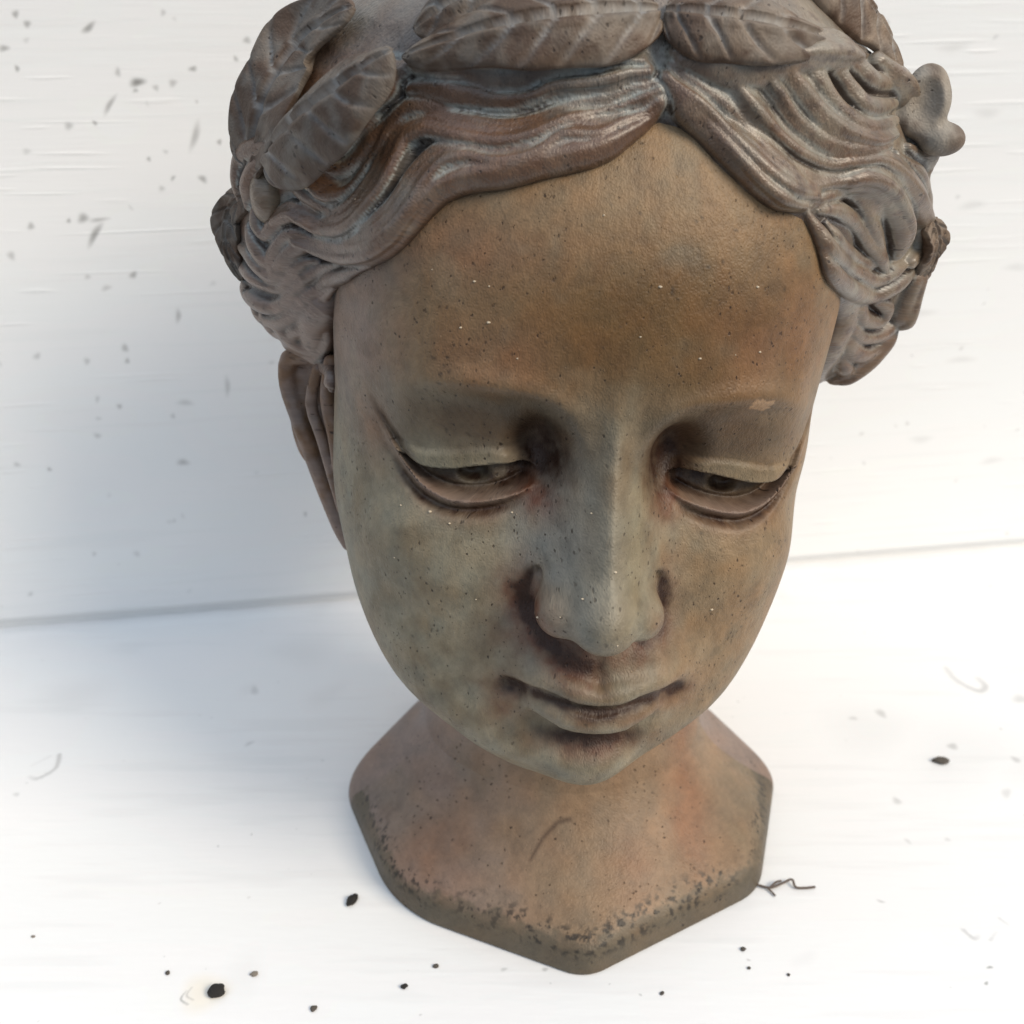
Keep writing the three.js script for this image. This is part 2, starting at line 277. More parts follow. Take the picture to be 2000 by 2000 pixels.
const STRANDS = [   // radius (negative: a sunk lock that only fills), then [azimuth, elevation] along the strand
  [0.24, [[5.2, 51.5], [1.9, 49.9], [-4.9, 46.4], [-12, 43], [-26, 37.9], [-32.7, 35.1], [-38.5, 33], [-43.6, 30.1], [-46.2, 27.3], [-48.4, 24.3], [-51.7, 19.8], [-57.9, 15.8], [-68.3, 13.5], [-77, 12.6], [-79.4, 12.5]]],
  [0.26, [[4.8, 51.7], [0.3, 50.3], [-6.8, 47.6], [-12, 45], [-20, 43.6], [-25.3, 39.5], [-31.7, 37.1], [-38.7, 36.6], [-44.1, 34.3], [-47.2, 30], [-49, 25.6], [-51.9, 21.4], [-57.3, 17.8], [-68, 15.5], [-75.2, 14.8]]],
  [0.26, [[4.2, 52.6], [-1, 51.6], [-7.3, 50.3], [-14.2, 48.7], [-21.3, 46.1], [-26.5, 43.1], [-33.5, 40.5], [-42.2, 39.6], [-49.8, 38.9], [-54.8, 35.9], [-55.7, 31.8], [-56.5, 27.7], [-59.6, 23.1], [-65.1, 19.3], [-73.3, 17.2], [-76.2, 16.9], [-78.3, 16.4], [-81.3, 14]]],
  [0.2, [[3, 53.5], [-2.9, 52.9], [-9.2, 51.6], [-14.7, 50.4], [-22.1, 48.7], [-28, 46.7], [-34, 43.8], [-41.9, 42.9], [-47.9, 41.9], [-53.7, 39.8], [-57.6, 37], [-59.7, 34.3]]],
  [0.22, [[0.6, 54.5], [-5.5, 54], [-12.3, 52.6], [-23.5, 50.4], [-29.1, 48.1], [-36.1, 46.1], [-42.6, 44.9], [-48.8, 43.5], [-54.2, 41.6]]],
  [0.22, [[-1.4, 55.4], [-8.7, 54.9], [-15.6, 53.7], [-24.9, 51.8], [-31.9, 49.5], [-38.6, 47.8], [-45.1, 46.5], [-51.4, 45.2], [-56.2, 43.8]]],
  [0.24, [[-20.4, 54.7], [-27.7, 52.7], [-34.6, 50.7], [-43.5, 48.8], [-52.2, 47.1]]],
  [0.22, [[-54.1, 39.6], [-57, 36.3], [-60, 32.4], [-63.5, 27.8], [-67.2, 24.9], [-70, 23.5], [-72.6, 23.5], [-75.6, 22.9]]],
  [0.2, [[-58, 33.7], [-59.3, 29.3], [-62, 25.2], [-67.2, 22.2], [-71.4, 20.8], [-73.6, 20.8], [-75.7, 20.8], [-77.4, 20.9]]],
  [0.2, [[-58.2, 37.1], [-60.8, 33.8], [-64.3, 30], [-67.5, 27.4], [-70.6, 26.2], [-73.4, 25.6]]],
  [0.2, [[-59.7, 37.5], [-62.7, 34.4], [-66.4, 30.9], [-70.6, 28.6], [-74.2, 27.1]]],
  [-0.5, [[-2.6, 54.4], [-18.8, 50.1], [-33.6, 44.7], [-45.6, 37], [-52.4, 29], [-65.9, 20], [-79.5, 10.6]]],
  [-0.5, [[-14.3, 54.3], [-32, 49.7], [-47.1, 43], [-59.6, 33.9], [-67.7, 27.3], [-78.4, 21.2]]],
  [-0.45, [[-17.8, 46.4], [-33.9, 39.7], [-45.8, 32.2], [-52.3, 25.3], [-64.8, 16.4], [-82.6, 5.2]]],
  [-0.62, [[-64.8, 16.4], [-57.7, 21.4], [-54.8, 26.2], [-51.9, 30.9], [-48.2, 34.5]]],
  [-0.4, [[-81.8, 3.7], [-87.5, -3.8], [-94.4, -12.4]]],
  [-0.45, [[9.9, 52.5], [22.7, 46.9], [34, 39.2], [47.2, 33.2], [64.3, 26.5], [76.5, 16.2]]],
  [-0.4, [[49.7, 28.1], [59.9, 20.1], [80.1, 9.3], [84.8, -0.7], [93.4, -11.6]]],
  [-0.5, [[21.3, 53.6], [39.3, 47.9], [56.6, 41], [69.1, 33.3], [78.7, 23.6]]],
  [0.16, [[-76.5, 13.8], [-78.3, 13.9], [-80.9, 12.2], [-83.1, 9.4], [-85, 6.9], [-86, 7.7], [-86.6, 9.6], [-87.1, 10.9]]],
  [0.17, [[-76, 12.6], [-78.1, 12.2], [-80.3, 10.6], [-82.9, 7.7], [-85.6, 4.5], [-86.9, 5], [-88.2, 6.4], [-90.4, 7]]],
  [0.15, [[-78.4, 9.6], [-80.7, 8.3], [-83.5, 5.2], [-85.6, 2.5], [-87.4, 2.2], [-89.9, 3.1], [-93.8, 4]]],
  [0.17, [[-70.8, 10.8], [-78.7, 8.1], [-82.1, 5.1], [-85.1, 1.2], [-88.2, -1.8], [-91, -1.7], [-94, -0.5], [-93.3, 0.9]]],
  [0.17, [[-58.4, 13.1], [-68, 9.3], [-79.8, 5.3], [-83, 1.9], [-86.1, -2], [-89.5, -4.6], [-93.7, -4.8], [-93.7, -2.7], [-93, -1.3]]],
  [0.17, [[-76.3, 5.3], [-82.7, 0.5], [-84.9, -2.9], [-87.5, -5.5], [-90.9, -7.2], [-93.6, -7.3], [-93.3, -5.4], [-92.2, -3.4]]],
  [0.16, [[-81.8, 0.7], [-84.3, -4.1], [-86, -8], [-89.8, -12.1], [-94, -13.8], [-93.5, -12.1], [-93, -9.3], [-88.5, -6.1], [-86.8, -5.8], [-87.7, -8.6], [-89.9, -10.2]]],
  [0.16, [[-92.6, -7.1], [-92.5, -10.1], [-91.1, -12.5], [-91.6, -15], [-92.6, -15.9]]],
  [0.16, [[-92.1, -6.2], [-91.6, -8.9], [-89.1, -11.4], [-90, -14.5], [-83.8, -15.8]]],
  [0.15, [[-92.3, -14.4], [-83.1, -15.2], [-82.5, -18]]],
  [0.17, [[-92.2, -4.1], [-90.7, -6.5], [-90.7, -9.4], [-89.9, -12.3]]],
  [0.15, [[-79.9, 14.9], [-82.1, 13.1], [-83.9, 11.2], [-84.9, 12], [-85.1, 14.2]]],
  [0.17, [[-76.5, 22], [-79, 22], [-81.4, 21.9], [-83.7, 20.2], [-85.4, 17.5], [-86.4, 14.4]]],
  [0.19, [[-75.8, 24.9], [-79.6, 24.4], [-84, 22.9], [-87.7, 20.7], [-88.8, 17.6], [-88.7, 14.8]]],
  [0.22, [[5.5, 53.9], [11.8, 51.5], [18.7, 48.8], [24.9, 43.1], [30.8, 38], [36.2, 34.5], [42.7, 32.3]]],
  [0.24, [[6.1, 54], [12.6, 51.8], [21.1, 49], [27.4, 44.2], [33.4, 39.3], [39.4, 35.6], [46.8, 33.7]]],
  [0.2, [[7.3, 55.3], [14.6, 53.3], [22.6, 50.7], [29.6, 47.7], [34.9, 43.2], [40, 39.1], [46.5, 36.8], [55.3, 36.3]]],
  [0.22, [[8.1, 56.5], [17.3, 54.6], [25.1, 52.3], [31.1, 49], [37.7, 45.5], [43.6, 41.9], [51.9, 39], [58.6, 37.3], [65.1, 35.3], [72.5, 31], [79.5, 25.7], [89.1, 19.5], [89.9, 15.5], [86.1, 13.7]]],
  [0.21, [[13.6, 57], [23.9, 55.2], [31.5, 53], [36.6, 49.9], [42, 46], [48.5, 42.6], [55.7, 39.5], [62.8, 37.4], [68.8, 36.5]]],
  [0.21, [[27.5, 55.5], [35.1, 53.6], [40.1, 51.1], [45, 47.7], [50.4, 44.1], [56.5, 41], [63.6, 38.5], [71.2, 37.4]]],
  [0.19, [[41.4, 53.5], [46.9, 50.9], [51, 47.5], [55.6, 44], [62.2, 40.6], [73.3, 38.8]]],
  [0.18, [[48.7, 52.6], [55, 49.7], [58.9, 46.4], [63.6, 43], [76.6, 40.8]]],
  [0.18, [[55.3, 51.8], [62.1, 49], [68.5, 45.7], [83.8, 42.6]]],
  [0.26, [[45.8, 35.3], [57, 35.7], [62.9, 34], [69.3, 30.2], [74.6, 25.4], [78.7, 20.8], [80, 17.3]]],
  [0.15, [[45.5, 31.8], [51.7, 33.1], [61, 32.8], [65.8, 30], [69.8, 26.2], [74.1, 21.7], [78, 17.3]]],
  [0.15, [[44.4, 30.7], [47.5, 27.2], [52.3, 22.7], [69.1, 17.3], [78.7, 13], [82.1, 12.7], [85.5, 13.5]]],
  [0.15, [[48.3, 30.7], [56.7, 29.8], [67.5, 26.1], [72.4, 21.7], [77.1, 17.6], [80.2, 14.4]]],
  [0.13, [[51.1, 28.1], [56.7, 23.8], [72.8, 18.8], [77, 16.2]]],
  [0.17, [[48.7, 23.1], [52.5, 18.9], [64.3, 14.5], [79.9, 9.8], [83.2, 9.7], [86.6, 11], [90.5, 12.1]]],
  [0.17, [[60.4, 15.4], [78.5, 8.9], [80.9, 6.9], [83.8, 4], [86.9, 3], [86.1, 5.7], [82.8, 7.8]]],
  [0.17, [[78.5, 7.9], [82.2, 3.4], [86, -0.1], [90.2, -0.2], [92.4, 2.7], [91.3, 6.4], [90.2, 9.2]]],
  [0.19, [[82.3, 2.3], [85.6, -2.1], [89.6, -4.4], [91.8, -2.9], [91.5, 0.2]]],
  [0.17, [[85.8, -3.8], [89.9, -7.7], [92.6, -8.5], [90.7, -5.3], [90.8, -2.1]]],
  [0.26, [[90, 12.9], [90.4, 8.8], [91.7, 4.4], [92.1, 1.2]]],
  [0.22, [[92.4, 2.3], [92.7, -2.8], [93.1, -7.7], [93.4, -11.9]]],
  [0.17, [[78.1, 33.7], [86.3, 29.5], [86.2, 26.5], [87.4, 22.9], [88.6, 19.2]]],
  [0.15, [[80.7, 28.6], [87.1, 24.6], [87.6, 21.1], [88.1, 18.1]]],
  [0.17, [[72.4, 34], [80.7, 29.2], [88, 23.7], [88.5, 18.9], [89.6, 14.7], [90.7, 11.4]]],
  [0.28, [[10.4, 55.6], [28.6, 53.4], [45.2, 52.9], [63, 50]]],
  [0.28, [[-11.8, 55.6], [-28.7, 52], [-42.7, 48.5], [-53, 44.7]]],
  [0.3, [[-55.8, 43], [-61.9, 38.2], [-65.5, 33.7]]],
  [0.3, [[72.9, 47.6], [83.7, 40.2], [84.9, 34.1], [86.8, 28.2]]],
];
const CELL = 0.5, grid = new Map(), SEGS = [];
const gkey = (i, j, k) => (i + 64) * 16384 + (j + 64) * 128 + (k + 64);
STRANDS.forEach(([r0, dirs], id) => {   // strands lie on the head, half sunk, and thin out at both ends
  const r = Math.abs(r0) * (r0 > 0.2 ? 1.08 : 1), pts = curve(dirs.map(([a, e]) => onHead(a, e, r0 < 0 ? -0.9 * r : 0.3 * r)), 9), n = pts.length - 1;
  const w = (t) => 0.45 + 0.55 * sstep(0, 0.25, t) * sstep(1.05, 0.78, t), wave = (t) => 1 + (r0 < 0 ? 0 : 0.08 * Math.sin(t * 7 + id * 2.1));
  const add = (line, rr, sub) => { for (let i = 0; i < n; i++) SEGS.push([line[i], line[i + 1], rr * w(i / n) * wave(i / n), rr * w((i + 1) / n) * wave((i + 1) / n), id * 4 + sub]); };
  add(pts, r, 0);
  if (r0 > 0.205) {   // finer locks combed along the strand
    const T = new THREE.Vector3(), N = new THREE.Vector3(), S = new THREE.Vector3(), c = new THREE.Vector3(...HC), wide = [-0.48, 0.48];
    wide.forEach((o, k) => add(pts.map((p, i) => {
      const a = pts[Math.max(0, i - 1)], b = pts[Math.min(n, i + 1)], ww = w(i / n); T.set(b[0] - a[0], b[1] - a[1], b[2] - a[2]).normalize(); N.set(p[0], p[1], p[2]).sub(c).normalize(); S.crossVectors(T, N).normalize(); N.crossVectors(S, T).normalize();
      const off = (o + 0.16 * Math.sin(i / n * 5 + id + k * 2)) * r * ww, up = r * ww * 0.62;
      return [p[0] + S.x * off + N.x * up, p[1] + S.y * off + N.y * up, p[2] + S.z * off + N.z * up];
    }), r * 0.42, k + 1));
  }
});
SEGS.forEach((s, q) => {
  const lo = [0, 1, 2].map((k) => Math.floor((Math.min(s[0][k], s[1][k]) - 0.8) / CELL)), hi = [0, 1, 2].map((k) => Math.floor((Math.max(s[0][k], s[1][k]) + 0.8) / CELL));
  for (let i = lo[0]; i <= hi[0]; i++) for (let j = lo[1]; j <= hi[1]; j++) for (let k = lo[2]; k <= hi[2]; k++) { const g = gkey(i, j, k), l = grid.get(g); if (l) l.push(q); else grid.set(g, [q]); }
});
function strandsAt(x, y, z) {
  const l = grid.get(gkey(Math.floor(x / CELL), Math.floor(y / CELL), Math.floor(z / CELL))); let d = 0.7, id = -1, best = 1e9, r = 0;
  if (l) {
    for (const q of l) {
      const s = SEGS[q], a = s[0], b = s[1];
      if (s[4] !== id) { if (id >= 0) d = smin(d, Math.sqrt(best) - r, 0.035); id = s[4]; best = 1e9; }
      const bx = b[0] - a[0], by = b[1] - a[1], bz = b[2] - a[2], px = x - a[0], py = y - a[1], pz = z - a[2], t = clamp((px * bx + py * by + pz * bz) / (bx * bx + by * by + bz * bz), 0, 1), e = (px - bx * t) ** 2 + (py - by * t) ** 2 + (pz - bz * t) ** 2;
      if (e < best) { best = e; r = s[2] + (s[3] - s[2]) * t; }
    }
    d = smin(d, Math.sqrt(best) - r, 0.045);
  }
  return d;
}
function hairHead(x, y, z) {
  const c = hairCap(x, y, z);
  if (c > 2.4 || c < -1.3) return c > 2.4 ? c - 0.8 : c;
  const w = 0.035 * (noise(x * 1.7, y * 1.7, z * 1.7) - 0.5) + 0.012 * (noise(x * 4, y * 4, z * 4) - 0.5);
  return smin(c, strandsAt(x, y, z), 0.1) + w;
}
const hairAll = (x, y, z) => { const h = toHead(x, y, z); return hairHead(h[0], h[1], h[2]); };
// the ear that shows on the left: outer rim, inner fold, and the plate between
const EARO = curve([[-5.05, -0.1, -5.35], [-5.42, -0.25, -5.55], [-5.45, -0.75, -5.6], [-5.27, -1.3, -5.55], [-4.98, -2.05, -5.45], [-4.68, -2.8, -5.35], [-4.4, -3.4, -5.2], [-4.2, -3.65, -5.0]], 3);
const EARI = curve([[-4.85, -0.3, -5.1], [-4.98, -0.95, -5.15], [-4.76, -1.6, -5.05], [-4.54, -2.3, -4.95], [-4.34, -2.9, -4.85]], 3);
const EART = curve([[-4.6, -0.1, -4.9], [-4.66, -0.8, -4.95], [-4.5, -1.5, -4.85], [-4.4, -2.1, -4.8]], 3);
const EARP = curve([[-4.85, -0.3, -5.8], [-4.8, -1.0, -5.85], [-4.6, -1.8, -5.75], [-4.35, -2.6, -5.65], [-4.05, -3.3, -5.4]], 3);
const earHead = (x, y, z) => smin(smin(smin(chain(x, y, z, EARO, 0.17), chain(x, y, z, EARI, 0.11), 0.06), chain(x, y, z, EART, 0.14), 0.06), Math.min(chain(x, y, z, EARP, 0.4), ell(x, y, z, [-4.95, -1.05, -5.72], [0.5, 1.35, 0.24])), 0.1);
const earAll = (x, y, z) => { const h = toHead(x, y, z); return earHead(h[0], h[1], h[2]); };
const LEAVES = [   // label, half width, cup, which way it faces, then [azimuth, elevation, radius] along the midrib
  ['tall leaf standing up at the left of the wreath', 0.75, 0.25, [-0.4, 0.2, 0.8], [[-84.6, 19.9, 6.32], [-81.6, 30.4, 6.52], [-80.5, 39.4, 6.56], [-69.4, 46, 6.52]]],
  ['broad leaf with its tip curled forward over the left temple', 0.82, -0.4, [-0.45, 0.5, 0.75], [[-78.7, 22.6, 6.19], [-67.1, 29.7, 6.17], [-56, 35.6, 6.23], [-48, 40.4, 6.34]]],
  ['long leaf above the left forehead', 0.66, -0.25, [-0.1, 0.35, 0.9], [[1.8, 60.1, 5.65], [-18.2, 54.5, 5.83], [-34.2, 49.5, 5.93], [-53.7, 43.2, 5.9]]],
  ['upper leaf behind the long left one', 0.75, -0.2, [-0.1, 0.35, 0.9], [[-12.4, 66.6, 6.06], [-33.6, 60.5, 6.2], [-45.3, 52.3, 6.13], [-54.4, 47.3, 6]]],
  ['leaf above the right forehead with a raised midrib', 0.56, -0.3, [0.2, 0.4, 0.9], [[4.5, 60, 5.64], [16.6, 57, 5.82], [35.8, 54.4, 5.93], [76.9, 48.3, 6.19]]],
  ['narrow leaf at the top right', 0.6, -0.3, [0.5, 0.5, 0.7], [[77.2, 67.1, 6.54], [73, 58.8, 6.56], [77.2, 51.3, 6.52], [80.2, 43.5, 6.44]]],
  ['rounded leaf behind the left temple', 0.3, 0.4, [-0.2, 0, 1], [[-86.5, 15.9, 6.27], [-92.4, 11.8, 6.5], [-92.3, 6.7, 6.47], [-93.6, 1.2, 6.23]]],
  ['leaf tip behind the right temple', 0.3, 0.3, [0.3, 0, 1], [[87.6, 19.8, 6.17], [88, 16.2, 6.22], [89.1, 12, 6.12], [90.6, 8.8, 5.95]]],
];
const GRIT = [[26.6, 3.5], [32.9, 3.9], [3.4, 7.3], [1.5, -33.1], [-4.3, -36.4], [-8.1, -39.3], [17.9, 2.8], [-50.3, -34.1], [-42.9, -35], [-37.8, -36.8], [-48.2, 35.1], [-69.7, 31.2], [-87.5, 37], [-42.9, 15.2], [-33.4, 14.7], [-30.2, 14.3], [-29.6, 7.1], [-82.1, 44], [-60.7, 23], [-71.1, 21.4], [-3.6, -29.3], [6.7, 18.1], [-35.4, 5.1], [-23, 0.3], [30.1, 17.8], [-7.5, 31.4], [-49.9, -41.1], [-12.7, -42.2], [2.1, -37.9], [34, -48.1], [-24.1, -37.9], [-30, -48]];
function leafMesh(W, cup, face, rib, seed) {   // a thick carved leaf: midrib in the head frame, closed all round, with a grooved midrib and side veins
  const pts = curve(rib.map(([a, e, l]) => { const c = Math.cos(e * RAD) * l; return [HC[0] + Math.sin(a * RAD) * c, HC[1] + Math.sin(e * RAD) * l, HC[2] + Math.cos(a * RAD) * c]; }), 26).map((p) => new THREE.Vector3(p[0], p[1], p[2])), n = pts.length, M = 72, P = [], V = [], UV = [], tri = [], R = rng(seed), ph = R() * 6;
  const c0 = new THREE.Vector3(...HC), T = new THREE.Vector3(), N = new THREE.Vector3(), S = new THREE.Vector3(), q = new THREE.Vector3();
  for (let i = 0; i < n; i++) {
    const t = i / (n - 1); T.subVectors(pts[Math.min(n - 1, i + 1)], pts[Math.max(0, i - 1)]).normalize(); N.subVectors(pts[i], c0).normalize();
    N.multiplyScalar(0.5).add(q.set(...face)); S.crossVectors(T, N).normalize(); N.crossVectors(S, T).normalize();
    const env = Math.pow(Math.sin(Math.PI * (0.1 + 0.9 * Math.pow(t, 0.85))), 0.7), w = W * (i === n - 1 ? 0.02 : Math.max(0.06, env)) * (1 + 0.05 * Math.sin(t * 17 + ph)), th = 0.25 * Math.sqrt(Math.max(0.02, env));
    for (let m = 0; m < M; m++) {
      const a = m / M * 2 * Math.PI, s = Math.sign(Math.cos(a)) * Math.pow(Math.abs(Math.cos(a)), 0.8), o = Math.sign(Math.sin(a)) * Math.pow(Math.abs(Math.sin(a)), 0.55), f = Math.sin(a) > 0 ? 1 : 0;
      const vein = ((t * 6 - Math.abs(s) * 1.1 + 10) % 1) - 0.5, g = f * (bell(s, 0.09) * 0.11 - bell(Math.abs(s) - 0.2, 0.12) * 0.05 + 0.06 * bell(vein, 0.1) * (1 - bell(s, 0.15)) * Math.abs(o)) * Math.min(1, env * 1.3);
      const edge = 0.05 * Math.sin(t * 11 + s * 3 + ph) * s * s;
      q.copy(pts[i]).addScaledVector(S, w * s).addScaledVector(N, cup * w * s * s + edge + th * 0.5 * o - g);
      P.push(q.x, q.y, q.z); V.push(clamp(Math.max(g * 8, f * 1.1 * bell(vein, 0.07) * (1 - s * s), f * 1.2 * bell(s, 0.06)), 0, 1)); UV.push([t * 0.5, s * w / 8]);
      if (i < n - 1) { const b = (m + 1) % M, A = i * M + m, B = i * M + b; tri.push(A, A + M, B, B, A + M, B + M); }
    }
  }
  for (const i of [0, n - 1]) { const c = P.length / 3; P.push(pts[i].x, pts[i].y, pts[i].z); V.push(0); UV.push([i ? 0.5 : 0, 0]); for (let m = 0; m < M; m++) { const a = i * M + m, b = i * M + (m + 1) % M; if (i) tri.push(b, a, c); else tri.push(a, b, c); } }
  for (let v = 0; v < P.length; v += 3) { const w = toWorld(P[v], P[v + 1], P[v + 2]); P[v] = w[0]; P[v + 1] = w[1]; P[v + 2] = w[2]; }
  const g = new THREE.BufferGeometry(); g.setAttribute('position', new THREE.BufferAttribute(new Float32Array(P), 3)); g.setIndex(tri); g.computeVertexNormals();
  return { P: g.attributes.position.array, N: g.attributes.normal.array, tri: new Uint32Array(tri), V, UV };
}
// ---------- textures ----------
const lin = (r, g, b) => [r, g, b].map((c) => { c /= 255; return c <= 0.04045 ? c / 12.92 : Math.pow((c + 0.055) / 1.055, 2.4); });
const toByte = (c) => { c = clamp(c, 0, 1); return Math.round(255 * (c <= 0.0031308 ? 12.92 * c : 1.055 * Math.pow(c, 1 / 2.4) - 0.055)); };
function textures(W, H, wrap, f) {   // f(i, j) -> [r, g, b, height 0..1] with linear colours
  const c = new Uint8Array(W * H * 4), h = new Uint8Array(W * H * 4);
  for (let j = 0; j < H; j++) for (let i = 0; i < W; i++) { const p = f(i, j), o = (j * W + i) * 4; c[o] = toByte(p[0]); c[o + 1] = toByte(p[1]); c[o + 2] = toByte(p[2]); c[o + 3] = 255; h[o] = h[o + 1] = h[o + 2] = Math.round(255 * clamp(p[3], 0, 1)); h[o + 3] = 255; }
  const mk = (d, cs) => { const t = new THREE.DataTexture(d, W, H, THREE.RGBAFormat); t.colorSpace = cs; t.wrapS = t.wrapT = wrap; t.magFilter = THREE.LinearFilter; t.minFilter = THREE.LinearMipmapLinearFilter; t.needsUpdate = true; return t; };
  return [mk(c, THREE.SRGBColorSpace), mk(h, THREE.NoColorSpace)];
}
function stamp(A, W, H, x, y, rx, ry, turn, v, soft, wrap, seed) {   // an uneven spot added to a float layer
  const R = Math.ceil(Math.max(rx, ry) * 1.6) + 1, c = Math.cos(turn), s = Math.sin(turn);
  for (let b = -R; b <= R; b++) for (let a = -R; a <= R; a++) {
    let i = Math.round(x) + a, j = Math.round(y) + b; if (wrap) { i = ((i % W) + W) % W; j = ((j % H) + H) % H; } else if (i < 0 || j < 0 || i >= W || j >= H) continue;
    const dx = (Math.round(x) + a - x), dy = (Math.round(y) + b - y), u = (dx * c + dy * s) / rx, w = (-dx * s + dy * c) / ry, ang = Math.atan2(w, u), q = Math.hypot(u, w) * (1 + 0.14 * Math.sin(ang * 2 + seed) + 0.1 * Math.sin(ang * 3 + seed * 2.7));
    const k = sstep(1 + soft, 1 - soft, q) * v; if (k > A[j * W + i]) A[j * W + i] = k;
  }
}
const TILE = 8;   // centimetres of clay to one tile
const [clayMap, clayBump] = (() => {
  const W = 2048, dark = new Float32Array(W * W), light = new Float32Array(W * W), R = rng(11), px = W / TILE;
  for (let n = 0, m = 0; n < 22000 && m < 1250; n++) {
    const u = R(), v = R(), den = Math.pow(tnoise(u, v, 5, 3) * 0.6 + tnoise(u, v, 13, 4) * 0.4, 3.2) * 3.4;
    if (R() > den) continue; m++;
    const r = (0.006 + 0.021 * Math.pow(R(), 3.2)) * px; stamp(dark, W, W, u * W, v * W, r * (0.8 + 0.7 * R()), r, R() * 3, 0.45 + 0.5 * R(), 0.35, true, R() * 9);
  }
  for (let n = 0; n < 60; n++) { const r = (0.008 + 0.01 * R()) * px; stamp(light, W, W, R() * W, R() * W, r, r * (0.7 + 0.5 * R()), R() * 3, 0.9, 0.4, true, R() * 9); }
  return textures(W, W, THREE.RepeatWrapping, (i, j) => {
    const u = i / W, v = j / W, a = tnoise(u, v, 9, 1), b = tnoise(u, v, 31, 2), c = tnoise(u, v, 97, 5), e = tnoise(u, v, 310, 6), g = tnoise(u, v, 23, 7);
    let m = 0.74 + 0.12 * (a - 0.5) + 0.17 * (b - 0.5) + 0.14 * (c - 0.5) + 0.09 * (e - 0.5);
    const d = dark[j * W + i], l = light[j * W + i], w = 0.09 * (g - 0.5);
    let r = m + w, gg = m, bb = m - w;
    r = mix(r, 0.16, d); gg = mix(gg, 0.13, d); bb = mix(bb, 0.11, d); r = mix(r, 1, l); gg = mix(gg, 1, l); bb = mix(bb, 1, l);
    return [r, gg, bb, 0.6 + 0.2 * (c - 0.5) + 0.25 * (e - 0.5) + 0.15 * (b - 0.5) - 0.45 * d + 0.35 * l];
  });
})();

// ---------- the wall: a white-painted board, brushed along its length ----------
const WX0 = -14, WX1 = 26, WY1 = 20;
const [wallMap, wallBump] = (() => {
  const W = 2048, H = 1024, S = new Float32Array(W * H), ridge = new Float32Array(W * H), R = rng(5), k = W / (WX1 - WX0);
  const spot = (s, y, r, v, rx = 1, turn = 0) => stamp(S, W, H, (s - WX0) * k, y * k, r * rx * k, r * k, turn, v, 0.85, false, R() * 9);
  const SPOTS = [[-5.81, 16.2], [-5.6, 16], [-6.2, 15.5], [-6, 15.07], [-2.6, 16.2], [-3.47, 14.55], [-2.6, 14.7], [-3, 14.6], [-2.1, 15], [-3.8, 14.95], [-5.1, 13.8], [-4.5, 13.85], [-1.7, 13.35], [-3.4, 13], [-2.9, 12.54], [-2.2, 12.5], [-3.2, 12.3], [-5.5, 11.6], [-6.4, 11.5], [-7, 10.8], [-4.2, 10.2], [-5.3, 10.2], [-4.9, 9.9], [-6.9, 8.2], [-5.7, 8], [-4.7, 8.3], [-4.7, 7.95], [-5.1, 6.7], [-8, 5.2], [-7.2, 5], [-5.8, 5.9], [-6.5, 2.3], [-5.35, 2.2], [-0.55, 3.1], [-0.8, 15.6], [-1.1, 15.2]];
  SPOTS.forEach(([s, y], i) => spot(s, y, 0.036 + 0.035 * R(), (0.3 + 0.3 * R()) * mix(0.7, 1, y / 16), 1 + 0.5 * R(), R() * 3));
  spot(-3.4, 14.73, 0.085, 0.75, 1.5, 0.1); spot(-4.29, 15.9, 0.06, 0.6, 2.2, 0.5); spot(-4.1, 14.25, 0.055, 0.5, 3.2, 0.9); spot(-2.25, 13.5, 0.07, 0.42, 3.6, 1.1); spot(-5.15, 11.65, 0.08, 0.55, 1.5, 0.2); spot(-4.8, 11.6, 0.05, 0.4, 3.4, 0.05); spot(-4.95, 11.25, 0.075, 0.6, 3, 0.95); spot(-3.25, 9.1, 0.06, 0.4, 2.2, 1.5); spot(-2.25, 7.1, 0.06, 0.3, 3.5, 1.4); spot(-3.4, 6.7, 0.06, 0.25, 3, -0.2); spot(-3.7, 4.96, 0.07, 0.4, 2, 0.1);
  for (const [s, y] of [[16.8, 15.2], [18.1, 13.6], [18.2, 11.2], [18.8, 6.7], [18, 4.2], [20.5, 3.3], [19.9, 9.4], [17.3, 8.2]]) spot(s, y, 0.09, 0.13, 3.5, 0.05 * R());
  for (let i = 0; i < 160; i++) spot(WX0 + R() * (WX1 - WX0), R() * WY1, 0.02 + 0.035 * R(), 0.1 + 0.22 * R(), 1 + R(), R() * 3);
  for (let i = 0; i < 300; i++) stamp(ridge, W, H, R() * W, R() * H, (0.25 + 1.1 * R()) * k, (0.02 + 0.03 * R()) * k, 0.03 * (R() - 0.5), 0.3 + 0.7 * R(), 0.6, false, R() * 9);
  return textures(W, H, THREE.MirroredRepeatWrapping, (i, j) => {
    const x = i / k, y = j / k, g = fbm(x * 0.25, y * 6, 3.3, 3), f = fbm(x * 1.2, y * 22, 9.1, 2), big = fbm(x * 0.12, y * 0.3, 1.7, 3), s = S[j * W + i], r = ridge[j * W + i];
    const m = 0.82 + 0.05 * (big - 0.5) - 0.02 * sstep(0.58, 0.75, g);
    return [mix(m, 0.11, s), mix(m * 0.995, 0.1, s), mix(m * 0.975, 0.085, s), 0.45 + 0.14 * (g - 0.5) + 0.1 * (f - 0.5) + 0.4 * r - 0.2 * s];
  });
})();
const boardGeo = (w, h, d, r) => {   // a board with eased edges, its front face at z = 0
  const s = new THREE.Shape(); s.moveTo(0, 0); s.lineTo(w, 0); s.lineTo(w, h); s.lineTo(0, h); s.lineTo(0, 0);
  const g = new THREE.ExtrudeGeometry(s, { depth: d - 2 * r, bevelEnabled: true, bevelThickness: r, bevelSize: r, bevelOffset: -r, bevelSegments: 3 }); g.translate(0, 0, -d + r); return g;
};
